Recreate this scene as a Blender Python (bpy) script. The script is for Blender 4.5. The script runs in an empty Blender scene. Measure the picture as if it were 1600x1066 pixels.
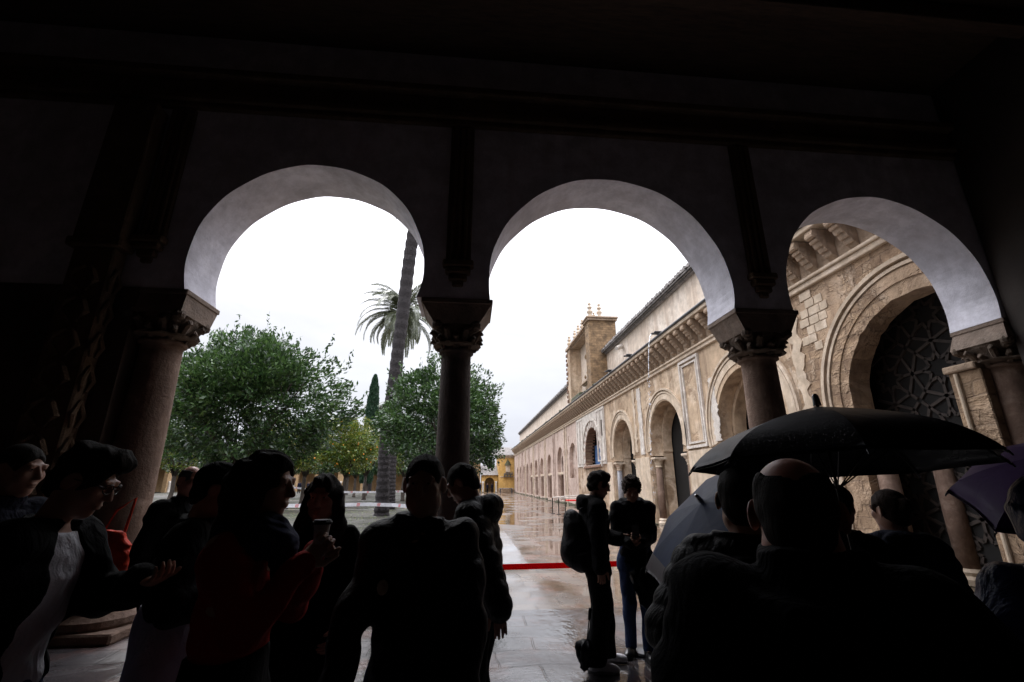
import bpy, math, random
import numpy as np
from math import sin, cos, pi, radians, sqrt, atan2, exp
from mathutils import Vector, Matrix
from mathutils.geometry import tessellate_polygon
rng = np.random.default_rng(7); random.seed(7)
scene = bpy.context.scene
COL = scene.collection

# ------------------------------------------------------------------ helpers
def link(o, parent=None):
    COL.objects.link(o)
    if parent is not None: o.parent = parent
    return o

def empty(name, loc=(0, 0, 0)):
    o = bpy.data.objects.new(name, None); o.location = loc; o.empty_display_size = .2
    return link(o)

def tag(o, label=None, cat=None, group=None, kind=None):
    if label: o['label'] = label
    if cat: o['category'] = cat
    if group: o['group'] = group
    if kind: o['kind'] = kind
    return o

def mk(name, V, F, mat, parent=None, smooth=False, loc=None):
    """V world coordinates; made local to the parent (or to loc)"""
    off = np.array(parent.location if parent is not None else (loc or (0, 0, 0)), float)
    if parent is not None and parent.parent is not None:
        off = off + np.array(parent.parent.location, float)
    V = np.asarray(V, float).reshape(-1, 3) - off
    me = bpy.data.meshes.new(name)
    if isinstance(F, np.ndarray):
        n, k = F.shape
        me.vertices.add(len(V)); me.vertices.foreach_set('co', V.astype(np.float32).ravel())
        me.loops.add(n * k); me.loops.foreach_set('vertex_index', F.astype(np.int32).ravel())
        me.polygons.add(n); me.polygons.foreach_set('loop_start', np.arange(0, n * k, k, dtype=np.int32))
        me.polygons.foreach_set('loop_total', np.full(n, k, np.int32))
        me.update(calc_edges=True); me.validate()
    else:
        me.from_pydata([tuple(v) for v in V], [], [tuple(f) for f in F]); me.update()
    if isinstance(mat, (list, tuple)):
        for m in mat: me.materials.append(m)
    else: me.materials.append(mat)
    if smooth: me.polygons.foreach_set('use_smooth', [True] * len(me.polygons))
    o = bpy.data.objects.new(name, me)
    if parent is None and loc is not None: o.location = loc
    return link(o, parent)

class MB:
    def __init__(s): s.V = []; s.F = []; s.M = []
    def add(s, V, F, m=0):
        n = len(s.V); s.V += [tuple(v) for v in V]; s.F += [tuple(i + n for i in f) for f in F]; s.M += [m] * len(F); return s
    def box(s, a, b, m=0, bev=0.0):
        x0, y0, z0 = a; x1, y1, z1 = b
        if x0 > x1: x0, x1 = x1, x0
        if y0 > y1: y0, y1 = y1, y0
        if z0 > z1: z0, z1 = z1, z0
        if bev <= 0:
            V = [(x0, y0, z0), (x1, y0, z0), (x1, y1, z0), (x0, y1, z0), (x0, y0, z1), (x1, y0, z1), (x1, y1, z1), (x0, y1, z1)]
            return s.add(V, [(3, 2, 1, 0), (4, 5, 6, 7), (0, 1, 5, 4), (1, 2, 6, 5), (2, 3, 7, 6), (3, 0, 4, 7)], m)
        c = bev; V = []; 
        def ring(z, k): return [(x0 + k, y0 + c, z), (x0 + c, y0 + k, z), (x1 - c, y0 + k, z), (x1 - k, y0 + c, z), (x1 - k, y1 - c, z), (x1 - c, y1 - k, z), (x0 + c, y1 - k, z), (x0 + k, y1 - c, z)]
        V = ring(z0, c * .6) + ring(z0 + c, 0) + ring(z1 - c, 0) + ring(z1, c * .6)
        F = [tuple(range(7, -1, -1)), tuple(range(24, 32))]
        for r in range(3):
            for i in range(8): F.append((r * 8 + i, r * 8 + (i + 1) % 8, r * 8 + 8 + (i + 1) % 8, r * 8 + 8 + i))
        return s.add(V, F, m)
    def lathe(s, c, prof, n=16, m=0, sx=1, sy=1, jit=0):
        V = []; F = []
        for (r, z) in prof:
            for i in range(n):
                a = 2 * pi * i / n; rr = r * (1 + (random.uniform(-jit, jit) if jit else 0))
                V.append((c[0] + rr * sx * cos(a), c[1] + rr * sy * sin(a), c[2] + z))
        for j in range(len(prof) - 1):
            for i in range(n): F.append((j * n + i, j * n + (i + 1) % n, (j + 1) * n + (i + 1) % n, (j + 1) * n + i))
        F.append(tuple(range(n - 1, -1, -1))); F.append(tuple(range((len(prof) - 1) * n, len(prof) * n)))
        return s.add(V, F, m)
    def tube(s, pts, rad, n=8, m=0):
        pts = [Vector(p) for p in pts]; V = []; F = []
        if not hasattr(rad, '__len__'): rad = [rad] * len(pts)
        for j, p in enumerate(pts):
            t = (pts[min(j + 1, len(pts) - 1)] - pts[max(j - 1, 0)]).normalized()
            u = t.cross(Vector((0, 0, 1)) if abs(t.z) < .9 else Vector((1, 0, 0))).normalized(); w = t.cross(u)
            for i in range(n):
                a = 2 * pi * i / n; V.append(tuple(p + (u * cos(a) + w * sin(a)) * rad[j]))
        for j in range(len(pts) - 1):
            for i in range(n): F.append((j * n + i, (j + 1) * n + i, (j + 1) * n + (i + 1) % n, j * n + (i + 1) % n))
        F.append(tuple(range(n))); F.append(tuple(range(len(pts) * n - 1, (len(pts) - 1) * n - 1, -1)))
        return s.add(V, F, m)
    def prism(s, outer, holes, d0, d1, mp, m=0, msides=None):
        """polygon(s) in (s,z), extruded from depth d0 to d1; mp(s,z,d)->xyz"""
        loops = [list(outer)] + [list(h) for h in holes]
        tri = tessellate_polygon([[Vector((p[0], p[1], 0)) for p in l] for l in loops])
        flat = [p for l in loops for p in l]; n = len(flat)
        V = [mp(p[0], p[1], d0) for p in flat] + [mp(p[0], p[1], d1) for p in flat]
        F = [tuple(t) for t in tri] + [tuple(i + n for i in reversed(t)) for t in tri]
        s.add(V, F, m)
        o = 0; F2 = []
        for l in loops:
            k = len(l)
            for i in range(k): F2.append((o + i, o + (i + 1) % k, n + o + (i + 1) % k, n + o + i))
            o += k
        s.add(V, F2, m if msides is None else msides)
        return s
    def build(s, name, mat, parent=None, smooth=False, loc=None):
        o = mk(name, s.V, s.F, mat, parent, smooth, loc)
        if any(s.M): o.data.polygons.foreach_set('material_index', s.M)
        return o

def copy_tree(o, parent=None, loc=None, rz=None, scale=None):
    c = o.copy(); COL.objects.link(c)
    if parent is not None: c.parent = parent
    if loc is not None: c.location = loc
    if rz is not None: c.rotation_euler = (0, 0, rz)
    if scale is not None: c.scale = (scale,) * 3
    for ch in list(o.children): copy_tree(ch, c)
    return c

# ------------------------------------------------------------------ materials
def nodes(name):
    m = bpy.data.materials.new(name); m.use_nodes = True
    nt = m.node_tree; b = nt.nodes['Principled BSDF']
    return m, nt, b

def ramp(nt, fac, stops):
    r = nt.nodes.new('ShaderNodeValToRGB'); nt.links.new(fac, r.inputs[0])
    e = r.color_ramp.elements
    while len(e) < len(stops): e.new(.5)
    for i, (p, c) in enumerate(stops):
        e[i].position = p; e[i].color = (*c, 1) if len(c) == 3 else c
    return r.outputs[0]

def coord(nt, scale=(1, 1, 1), kind='Object', rot=(0, 0, 0)):
    t = nt.nodes.new('ShaderNodeTexCoord'); mp = nt.nodes.new('ShaderNodeMapping')
    mp.inputs['Scale'].default_value = scale; mp.inputs['Rotation'].default_value = rot
    nt.links.new(t.outputs[kind], mp.inputs[0]); return mp.outputs[0]

def noise(nt, vec, scale, detail=5, rough=.6, dist=0):
    n = nt.nodes.new('ShaderNodeTexNoise'); n.inputs['Scale'].default_value = scale
    n.inputs['Detail'].default_value = detail; n.inputs['Roughness'].default_value = rough
    n.inputs['Distortion'].default_value = dist
    nt.links.new(vec, n.inputs['Vector']); return n.outputs['Fac']

def mixc(nt, fac, a, b, mode='MIX'):
    x = nt.nodes.new('ShaderNodeMix'); x.data_type = 'RGBA'; x.blend_type = mode
    def put(i, v):
        if hasattr(v, 'links'): nt.links.new(v, x.inputs[i])
        else: x.inputs[i].default_value = v if i == 0 else ((*v, 1) if len(v) == 3 else v)
    put(0, fac); put(6, a); put(7, b); return x.outputs[2]

def math_(nt, op, a, b=0.0):
    x = nt.nodes.new('ShaderNodeMath'); x.operation = op
    for i, v in ((0, a), (1, b)):
        if hasattr(v, 'links'): nt.links.new(v, x.inputs[i])
        else: x.inputs[i].default_value = v
    return x.outputs[0]

def bump(nt, b, h, strength=.4, dist=.02):
    n = nt.nodes.new('ShaderNodeBump'); n.inputs['Strength'].default_value = strength; n.inputs['Distance'].default_value = dist
    nt.links.new(h, n.inputs['Height']); nt.links.new(n.outputs[0], b.inputs['Normal'])

def simple(name, c, rough=.7, metal=0, c2=None, sc=8, bmp=0, bd=.01, spec=.5, stretch=(1, 1, 1), coat=0):
    m, nt, b = nodes(name); v = coord(nt, stretch); n = noise(nt, v, sc)
    c2 = c2 or tuple(x * .6 for x in c)
    nt.links.new(ramp(nt, n, [(.3, c2), (.7, c)]), b.inputs['Base Color'])
    b.inputs['Roughness'].default_value = rough; b.inputs['Metallic'].default_value = metal
    b.inputs['Specular IOR Level'].default_value = spec; b.inputs['Coat Weight'].default_value = coat
    if bmp: bump(nt, b, noise(nt, v, sc * 4), bmp, bd)
    return m

def masonry(name, base, pale, dark, brick=None, bscale=1.0, plaster=.5, bmp=.6, streak=.5, wobble=.22, blotch=.35):
    """weathered render over stone courses: big blotches, fine grain, vertical streaks, joints showing where render is gone"""
    m, nt, b = nodes(name)
    v = coord(nt); n1 = noise(nt, v, blotch, 8, .65, .4); n2 = noise(nt, v, 3.1, 8, .7); n3 = noise(nt, v, 22, 4, .7)
    vs = coord(nt, (2.2, 2.2, .16)); ns = noise(nt, vs, 1.5, 6, .6)
    c = ramp(nt, n1, [(.32, tuple(x * .78 for x in base)), (.5, base), (.66, pale)])
    c = mixc(nt, ramp(nt, n2, [(.38, (0, 0, 0)), (.62, (.75, .75, .75))]), c, tuple(x * .62 for x in base))
    c = mixc(nt, ramp(nt, ns, [(.5, (0, 0, 0)), (.72, (streak,) * 3)]), c, dark)
    h = math_(nt, 'ADD', math_(nt, 'MULTIPLY', n2, .9), math_(nt, 'MULTIPLY', n3, .35))
    if brick:
        bt = nt.nodes.new('ShaderNodeTexBrick'); vb = coord(nt, (1, 1, 1), 'Object', (0, 0, 0))
        sx = nt.nodes.new('ShaderNodeSeparateXYZ'); nt.links.new(vb, sx.inputs[0])
        cb = nt.nodes.new('ShaderNodeCombineXYZ')
        nt.links.new(math_(nt, 'ADD', sx.outputs[0], sx.outputs[1]), cb.inputs[0]); nt.links.new(sx.outputs[2], cb.inputs[1])
        wob = nt.nodes.new('ShaderNodeVectorMath'); wob.operation = 'ADD'
        nz = nt.nodes.new('ShaderNodeTexNoise'); nz.inputs['Scale'].default_value = 1.7; nt.links.new(v, nz.inputs['Vector'])
        sc_ = nt.nodes.new('ShaderNodeVectorMath'); sc_.operation = 'SCALE'; sc_.inputs['Scale'].default_value = wobble
        nt.links.new(nz.outputs['Color'], sc_.inputs[0]); nt.links.new(cb.outputs[0], wob.inputs[0]); nt.links.new(sc_.outputs[0], wob.inputs[1])
        nt.links.new(wob.outputs[0], bt.inputs['Vector'])
        bt.inputs['Scale'].default_value = bscale; bt.inputs['Mortar Size'].default_value = .018; bt.inputs['Mortar Smooth'].default_value = .3
        bt.inputs['Brick Width'].default_value = .62; bt.inputs['Row Height'].default_value = .3
        bt.inputs['Color1'].default_value = (*brick, 1); bt.inputs['Color2'].default_value = (*tuple(x * .62 for x in brick), 1)
        bt.inputs['Mortar'].default_value = (*tuple(x * .72 for x in base), 1)
        mask = ramp(nt, noise(nt, v, .8, 6, .65, .6), [(plaster - .04, (1, 1, 1)), (plaster + .04, (0, 0, 0))])
        bc = mixc(nt, ramp(nt, n2, [(.35, (0, 0, 0)), (.7, (.8, .8, .8))]), bt.outputs['Color'], dark)
        c = mixc(nt, mask, c, bc)
        hb = math_(nt, 'MULTIPLY', bt.outputs['Fac'], -1.2)
        h = math_(nt, 'ADD', h, math_(nt, 'MULTIPLY', hb, mask)); h = math_(nt, 'ADD', h, math_(nt, 'MULTIPLY', mask, -.7))
    nt.links.new(c, b.inputs['Base Color']); b.inputs['Roughness'].default_value = .85
    b.inputs['Specular IOR Level'].default_value = .3
    bump(nt, b, h, bmp, .05)
    return m

M = {}
M['tan'] = masonry('tan_render', (.58, .43, .29), (.74, .61, .47), (.17, .11, .07), (.52, .37, .24), 1.3, .45, streak=.75)
M['stone'] = masonry('sandstone_blocks', (.50, .355, .235), (.70, .57, .45), (.12, .07, .045), (.50, .35, .22), 1.25, .52, 1.0)
M['rubble'] = masonry('rubble_stone', (.34, .22, .15), (.48, .36, .26), (.10, .06, .045), (.36, .21, .14), 2.2, .75, 1.0)
M['pink'] = masonry('pink_render', (.55, .42, .35), (.66, .54, .46), (.20, .13, .10), (.40, .27, .20), 1.3, .40)
M['cream'] = masonry('cream_render', (.74, .62, .50), (.82, .73, .63), (.42, .31, .23), None, streak=.7, bmp=.3)
M['stucco'] = masonry('white_stucco', (.68, .62, .55), (.78, .73, .67), (.26, .20, .16), None, bmp=1.0, streak=.3, blotch=2.5)
M['yellow'] = masonry('ochre_render', (.60, .36, .11), (.68, .45, .18), (.30, .17, .07), None, streak=.4, bmp=.2)
M['ochre'] = masonry('dull_ochre_render', (.36, .235, .12), (.44, .31, .18), (.16, .10, .06), None, streak=.5, bmp=.2)
M['trim'] = masonry('dressed_stone', (.62, .50, .37), (.74, .63, .51), (.16, .10, .07), None, streak=.35, bmp=.5, blotch=1.5)
M['cornice'] = masonry('carved_stone', (.46, .34, .24), (.58, .46, .35), (.07, .05, .035), None, streak=.6, bmp=1.2, blotch=2.5)
M['darkstone'] = masonry('blackened_stone', (.42, .28, .16), (.50, .37, .24), (.05, .035, .025), (.40, .26, .14), 1.7, .9, 1.0, streak=.95, wobble=.05, blotch=.6)
M['white'] = masonry('limewash', (.79, .79, .88), (.86, .86, .94), (.40, .36, .37), None, streak=.25, bmp=.22, blotch=.8)
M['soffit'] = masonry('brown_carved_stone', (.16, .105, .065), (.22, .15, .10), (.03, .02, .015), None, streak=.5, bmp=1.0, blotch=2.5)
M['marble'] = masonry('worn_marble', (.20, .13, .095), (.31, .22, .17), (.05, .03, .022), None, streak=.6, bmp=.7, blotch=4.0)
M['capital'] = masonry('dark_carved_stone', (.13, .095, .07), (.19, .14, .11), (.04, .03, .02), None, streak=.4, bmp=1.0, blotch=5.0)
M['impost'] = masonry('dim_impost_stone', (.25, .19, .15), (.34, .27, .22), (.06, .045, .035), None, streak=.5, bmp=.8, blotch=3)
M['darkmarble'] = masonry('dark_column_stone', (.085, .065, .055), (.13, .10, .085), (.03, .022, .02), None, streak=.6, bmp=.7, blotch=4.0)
M['greymarble'] = simple('grey_marble', (.34, .33, .33), .45, c2=(.15, .15, .17), sc=6, bmp=.15)
M['tile'] = simple('roof_tile', (.30, .27, .25), .85, c2=(.10, .095, .09), sc=5, bmp=.8, bd=.03)
M['gutter'] = simple('lead_gutter', (.07, .07, .075), .5, c2=(.03, .03, .03), sc=4, bmp=.3)
M['moss'] = simple('mossy_stone', (.10, .10, .05), .9, c2=(.04, .04, .025), sc=6, bmp=.9, bd=.03)
M['blackwall'] = simple('unlit_side_wall', (.05, .04, .035), .9, c2=(.03, .024, .02), sc=1.5, bmp=.5)  # darker copy of the wall stone, the lack of light put into its colour
M['wood'] = simple('dark_beam_wood', (.09, .055, .035), .7, c2=(.035, .02, .014), sc=3, bmp=.5, stretch=(1, 8, 8))
M['darkwall'] = simple('shade_dark_stone', (.10, .07, .05), .9, c2=(.05, .035, .026), sc=1.5, bmp=.5)  # stone colour darkened so the gallery interior stays in shade
M['rearwall'] = simple('pale_plaster_wall', (.48, .38, .37), .9, c2=(.36, .28, .27), sc=1.2, bmp=.4)
M['lattice'] = simple('brown_lattice_wood', (.05, .036, .028), .7, c2=(.022, .016, .013), sc=5)
M['void'] = simple('interior_darkness', (.008, .007, .006), .9, sc=2)  # near-black colour stands for the unlit interior behind the arches
M['bark'] = simple('bark', (.085, .065, .05), .9, c2=(.03, .024, .02), sc=6, bmp=1, bd=.04, stretch=(3, 3, .5))
M['palmbark'] = simple('palm_bark', (.040, .033, .034), .95, c2=(.012, .010, .011), sc=7, bmp=1, bd=.05, stretch=(1, 1, 3))
M['steel'] = simple('black_metal', (.03, .03, .032), .35, .6, sc=3)
M['chrome'] = simple('brushed_metal', (.5, .5, .52), .25, 1, sc=3)
M['belt'] = simple('red_webbing', (.80, .015, .025), .6, c2=(.65, .012, .02), sc=60)
nt_ = M['belt'].node_tree; tr_ = nt_.nodes.new('ShaderNodeBsdfTranslucent'); tr_.inputs[0].default_value = (.8, .012, .02, 1); mx_ = nt_.nodes.new('ShaderNodeMixShader'); mx_.inputs[0].default_value = .5
nt_.links.new(nt_.nodes['Principled BSDF'].outputs[0], mx_.inputs[1]); nt_.links.new(tr_.outputs[0], mx_.inputs[2]); nt_.links.new(mx_.outputs[0], nt_.nodes['Material Output'].inputs[0])
M['blue'] = simple('blue_cloth', (.07, .16, .36), .7, sc=3)
M['water'] = None

def leafmat(name, cols, sc=.9, rough=.3):
    m, nt, b = nodes(name)
    g = nt.nodes.new('ShaderNodeNewGeometry')
    n = noise(nt, coord(nt), sc, 3); a = math_(nt, 'ADD', math_(nt, 'MULTIPLY', g.outputs['Random Per Island'], .6), math_(nt, 'MULTIPLY', n, .5))
    nt.links.new(ramp(nt, a, [(.12 + .76 * i / (len(cols) - 1), c) for i, c in enumerate(cols)]), b.inputs['Base Color'])
    b.inputs['Roughness'].default_value = rough
    tr = nt.nodes.new('ShaderNodeBsdfTranslucent'); mx = nt.nodes.new('ShaderNodeMixShader'); mx.inputs[0].default_value = .18
    tc = ramp(nt, a, [(.1, tuple(x * 1.5 for x in cols[0])), (.9, tuple(min(1, x * 1.8) for x in cols[-1]))])
    nt.links.new(tc, tr.inputs[0]); nt.links.new(b.outputs[0], mx.inputs[1]); nt.links.new(tr.outputs[0], mx.inputs[2])
    nt.links.new(mx.outputs[0], nt.nodes['Material Output'].inputs[0])
    return m
M['leaf'] = leafmat('orange_tree_leaves', [(.004, .012, .004), (.010, .029, .008), (.026, .068, .016), (.075, .135, .036)])
M['leafy'] = leafmat('yellowing_leaves', [(.012, .04, .007), (.04, .10, .012), (.10, .17, .022), (.24, .21, .035)])
M['palmleaf'] = leafmat('palm_frond', [(.045, .055, .03), (.08, .095, .05), (.14, .155, .09)])
M['cypress'] = leafmat('cypress_leaves', [(.010, .03, .016), (.02, .052, .028), (.035, .08, .042)], 2)
M['fruit'] = simple('orange_peel', (.75, .28, .02), .5, c2=(.65, .22, .02))

def wetstone(name, dry, slab=(.9, .5), rmin=.03, rmax=.28, ripple=.12, tint=(.2, .09, .06), joint=.5, scale=1.0):
    m, nt, b = nodes(name); v = coord(nt)
    bt = nt.nodes.new('ShaderNodeTexBrick')
    nz = nt.nodes.new('ShaderNodeTexNoise'); nz.inputs['Scale'].default_value = 1.1; nt.links.new(v, nz.inputs['Vector'])
    s_ = nt.nodes.new('ShaderNodeVectorMath'); s_.operation = 'SCALE'; s_.inputs['Scale'].default_value = .22
    a_ = nt.nodes.new('ShaderNodeVectorMath'); a_.operation = 'ADD'
    nt.links.new(nz.outputs['Color'], s_.inputs[0]); nt.links.new(v, a_.inputs[0]); nt.links.new(s_.outputs[0], a_.inputs[1])
    nt.links.new(a_.outputs[0], bt.inputs['Vector'])
    bt.inputs['Scale'].default_value = scale; bt.inputs['Brick Width'].default_value = slab[0]; bt.inputs['Row Height'].default_value = slab[1]
    bt.inputs['Mortar Size'].default_value = .013; bt.inputs['Mortar Smooth'].default_value = .4; bt.inputs['Bias'].default_value = -.1
    bt.inputs['Color1'].default_value = (*dry, 1); bt.inputs['Color2'].default_value = (*tuple(x * .45 for x in dry), 1)
    bt.inputs['Mortar'].default_value = (*tuple(x * .25 for x in dry), 1)
    n1 = noise(nt, v, .55, 6, .6, .5); n2 = noise(nt, v, 7, 7, .7); n3 = noise(nt, v, 1.6, 5, .6)
    c = mixc(nt, ramp(nt, n3, [(.52, (0, 0, 0)), (.66, (.7, .7, .7))]), bt.outputs['Color'], tint)
    c = mixc(nt, ramp(nt, n2, [(.4, (0, 0, 0)), (.7, (.6, .6, .6))]), c, tuple(x * .35 for x in dry))
    nt.links.new(c, b.inputs['Base Color'])
    pud = ramp(nt, n1, [(.42, (1, 1, 1)), (.58, (0, 0, 0))])   # 1 = standing water
    r = nt.nodes.new('ShaderNodeMapRange'); nt.links.new(pud, r.inputs[0])
    r.inputs[3].default_value = rmax; r.inputs[4].default_value = rmin
    nt.links.new(r.outputs[0], b.inputs['Roughness'])
    b.inputs['IOR'].default_value = 1.45; b.inputs['Specular IOR Level'].default_value = .75
    nt.links.new(math_(nt, 'ADD', math_(nt, 'MULTIPLY', pud, .55), .12), b.inputs['Coat Weight']); b.inputs['Coat Roughness'].default_value = .04; b.inputs['Coat IOR'].default_value = 1.4
    dry_ = math_(nt, 'SUBTRACT', 1.05, pud)
    h = math_(nt, 'ADD', math_(nt, 'MULTIPLY', n2, .5), math_(nt, 'MULTIPLY', bt.outputs['Fac'], -joint))
    h = math_(nt, 'ADD', math_(nt, 'MULTIPLY', h, dry_), math_(nt, 'MULTIPLY', noise(nt, v, 2.6, 4), ripple * 2))
    bump(nt, b, h, .6, .02 if ripple > .5 else .012)
    cb = nt.nodes.new('ShaderNodeBump'); cb.inputs['Strength'].default_value = .25; cb.inputs['Distance'].default_value = .012 if ripple > .5 else .006
    nt.links.new(h, cb.inputs['Height']); nt.links.new(cb.outputs[0], b.inputs['Coat Normal'])
    return m
M['patio'] = wetstone('wet_patio_paving', (.16, .118, .085), (.8, .42), rmax=.36, ripple=.30)
M['galleryfloor'] = wetstone('wet_gallery_slabs', (.095, .086, .090), (.85, .42), rmin=.04, rmax=.42, ripple=.8, tint=(.17, .095, .08), joint=1.2)
M['pathslab'] = wetstone('pale_wet_slabs', (.36, .34, .33), (1.6, .5), rmax=.2, tint=(.3, .28, .26), ripple=.1)

def gravelmat(name, c1, c2, c3):
    m, nt, b = nodes(name); v = coord(nt)
    vo = nt.nodes.new('ShaderNodeTexVoronoi'); vo.inputs['Scale'].default_value = 26; nt.links.new(v, vo.inputs['Vector'])
    n1 = noise(nt, v, .5, 6, .65)
    a = ramp(nt, vo.outputs['Color'], [(.2, c1), (.9, c2)])
    a = mixc(nt, ramp(nt, n1, [(.42, (0, 0, 0)), (.6, (.8, .8, .8))]), a, c3)
    nt.links.new(a, b.inputs['Base Color'])
    nt.links.new(ramp(nt, n1, [(.4, (.42,) * 3), (.62, (.8,) * 3)]), b.inputs['Roughness'])
    b.inputs['Specular IOR Level'].default_value = .15
    bump(nt, b, vo.outputs['Distance'], .6, .02)
    return m
M['gravel'] = gravelmat('wet_gravel', (.020, .018, .015), (.052, .045, .039), (.022, .027, .012))
M['earth'] = gravelmat('wet_cobbles', (.09, .06, .04), (.20, .15, .11), (.07, .07, .03))

def cloth(name, c, rough=.9, sheen=0, sc=30, spec=.12, wet=0):
    m, nt, b = nodes(name); v = coord(nt)
    nt.links.new(ramp(nt, noise(nt, v, 4, 4), [(.3, tuple(x * .7 for x in c)), (.7, c)]), b.inputs['Base Color'])
    b.inputs['Roughness'].default_value = rough; b.inputs['Sheen Weight'].default_value = sheen; b.inputs['Specular IOR Level'].default_value = spec
    vv = coord(nt, (1, 1, .55)); bump(nt, b, math_(nt, 'ADD', math_(nt, 'MULTIPLY', noise(nt, v, sc * 5, 2), .06), noise(nt, vv, 7, 4, .55, 1.6)), .9 if not wet else .25, .035 if not wet else .01)
    if wet:
        b.inputs['Coat Weight'].default_value = wet; b.inputs['Coat Roughness'].default_value = .12
        vo = nt.nodes.new('ShaderNodeTexVoronoi'); vo.inputs['Scale'].default_value = 90; nt.links.new(v, vo.inputs['Vector'])
        cb = nt.nodes.new('ShaderNodeBump'); cb.inputs['Strength'].default_value = .7; cb.inputs['Distance'].default_value = .003
        nt.links.new(ramp(nt, vo.outputs['Distance'], [(.1, (1, 1, 1)), (.35, (0, 0, 0))]), cb.inputs['Height']); nt.links.new(cb.outputs[0], b.inputs['Coat Normal'])
    return m
M['black'] = cloth('black_fabric', (.005, .005, .0065))
M['black2'] = cloth('black_nylon', (.005, .005, .008), .6, spec=.18)
M['navy'] = cloth('navy_fabric', (.008, .010, .024))
M['navynylon'] = cloth('navy_rain_nylon', (.015, .03, .12), .4, spec=.5)
M['redcoat'] = cloth('dark_red_coat', (.42, .018, .014))
M['orange'] = cloth('orange_red_nylon', (.80, .06, .02), .5)
M['lavender'] = cloth('pale_grey_cotton', (.62, .60, .76))
M['whitecotton'] = cloth('white_cotton', (.80, .80, .86))
M['jeans'] = cloth('blue_denim', (.035, .055, .13))
M['brown'] = cloth('brown_tweed', (.035, .024, .018))
M['greyscarf'] = cloth('dark_blue_scarf', (.03, .035, .07))
M['striped'] = cloth('striped_cotton', (.40, .42, .50))
M['sneaker'] = simple('white_leather', (.82, .81, .84), .5, c2=(.62, .62, .66), sc=9)
M['shoe'] = simple('black_leather', (.02, .018, .018), .3, sc=9)
M['sole'] = simple('rubber_sole', (.30, .30, .30), .7)
M['umb'] = cloth('wet_black_umbrella_cloth', (.004, .0045, .008), .55, 0, 40, .12, .10)
M['umbblue'] = cloth('wet_blue_umbrella_cloth', (.012, .026, .08), .6, 0, 40, .15, .05)
M['umbgrey'] = cloth('grey_umbrella_band', (.10, .085, .095), .6, 0, 40, .2, .1)
M['umbpurple'] = cloth('wet_purple_umbrella_cloth', (.045, .010, .085), .7, 0, 40, .12, .05)
M['phone'] = simple('phone_black', (.02, .02, .02), .1)
M['glassrim'] = simple('black_frame', (.01, .01, .01), .25)
M['eye'] = simple('eye_white', (.55, .52, .50), .2, c2=(.5, .48, .46)); M['iris'] = simple('dark_iris', (.02, .012, .008), .1)
M['cup'] = simple('paper_cup', (.6, .58, .55), .6)
M['badge'] = simple('pale_badge', (.5, .45, .36), .5, c2=(.2, .13, .09), sc=30)
def skin(name, c):
    m, nt, b = nodes(name); v = coord(nt)
    nt.links.new(ramp(nt, noise(nt, v, 14, 4), [(.3, tuple(x * y for x, y in zip(c, (.85, .72, .68)))), (.7, c)]), b.inputs['Base Color'])
    b.inputs['Roughness'].default_value = .5; b.inputs['Subsurface Weight'].default_value = .08; b.inputs['Subsurface Radius'].default_value = (.02, .006, .003)
    bump(nt, b, noise(nt, v, 120, 3), .2, .002); return m
M['skin'] = skin('skin_olive', (.36, .20, .135)); M['skin2'] = skin('skin_light', (.48, .28, .20)); M['skin3'] = skin('skin_ruddy', (.55, .27, .20))
def hairmat(name, c):
    m, nt, b = nodes(name)
    n = noise(nt, coord(nt, (60, 60, 6)), 2, 4, .7)
    nt.links.new(ramp(nt, n, [(.3, tuple(x * .35 for x in c)), (.7, c)]), b.inputs['Base Color']); b.inputs['Roughness'].default_value = .75; b.inputs['Specular IOR Level'].default_value = .15
    bump(nt, b, n, .9, .012); return m
M['hairdark'] = hairmat('dark_hair', (.022, .015, .011)); M['hairbrown'] = hairmat('brown_hair', (.05, .028, .018)); M['hairgrey'] = hairmat('grey_hair', (.14, .14, .145))

# ================================================================== SETTING
def tagk(o): return tag(o, kind='structure')
PZ = -.15                       # level of the wet patio; the gallery floor is z = 0
tagk(MB().box((-18, -9, -.30), (16, 6.93, 0)).build('gallery_floor', M['galleryfloor']))
# broken lower step slab in front of the arcade
V = [(-120, 6.9, PZ - .02), (90, 6.9, PZ - .02), (90, 260, PZ - .02), (-120, 260, PZ - .02)]
tagk(mk('ground', V, [(0, 1, 2, 3)], M['earth']))
tagk(MB().box((-.6, 6.935, -.4), (8.6, 88.2, PZ)).build('patio_path', M['patio']))
# pale slab path along the trees, one step up
tagk(MB().box((-1.05, 10.9, -.4), (1.36, 86, PZ + .09), bev=.012).build('garden_path', M['pathslab']))
tagk(MB().box((-90, 13.95, -.4), (-1.06, 88, .12)).build('garden_terrace', M['gravel']))
tagk(MB().box((-90, 13.62, -.35), (-1.10, 13.94, .15), bev=.015).build('terrace_kerb', M['pathslab']))
mb = MB()
for yy in (29.5, 44.0, 62.0): mb.box((-88, yy, 0), (-1.3, yy + .55, .135), bev=.008)
tagk(mb.build('paved_channel', M['pathslab']))

# ---- gallery shell (interior of the portico the camera stands in)
tagk(MB().box((-12.3, -9, 0), (-12, 6.0, 8.6)).build('wall_left', M['rearwall']))
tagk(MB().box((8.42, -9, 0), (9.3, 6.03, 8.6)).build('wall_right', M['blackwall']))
tagk(MB().box((-12.3, -9.3, -.2), (9.2, -9.0, 8.6)).build('wall_back', M['rearwall']))
tagk(MB().box((-12.6, -9.4, 8.6), (9.6, 7.6, 8.9)).build('gallery_ceiling', M['wood']))
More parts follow.
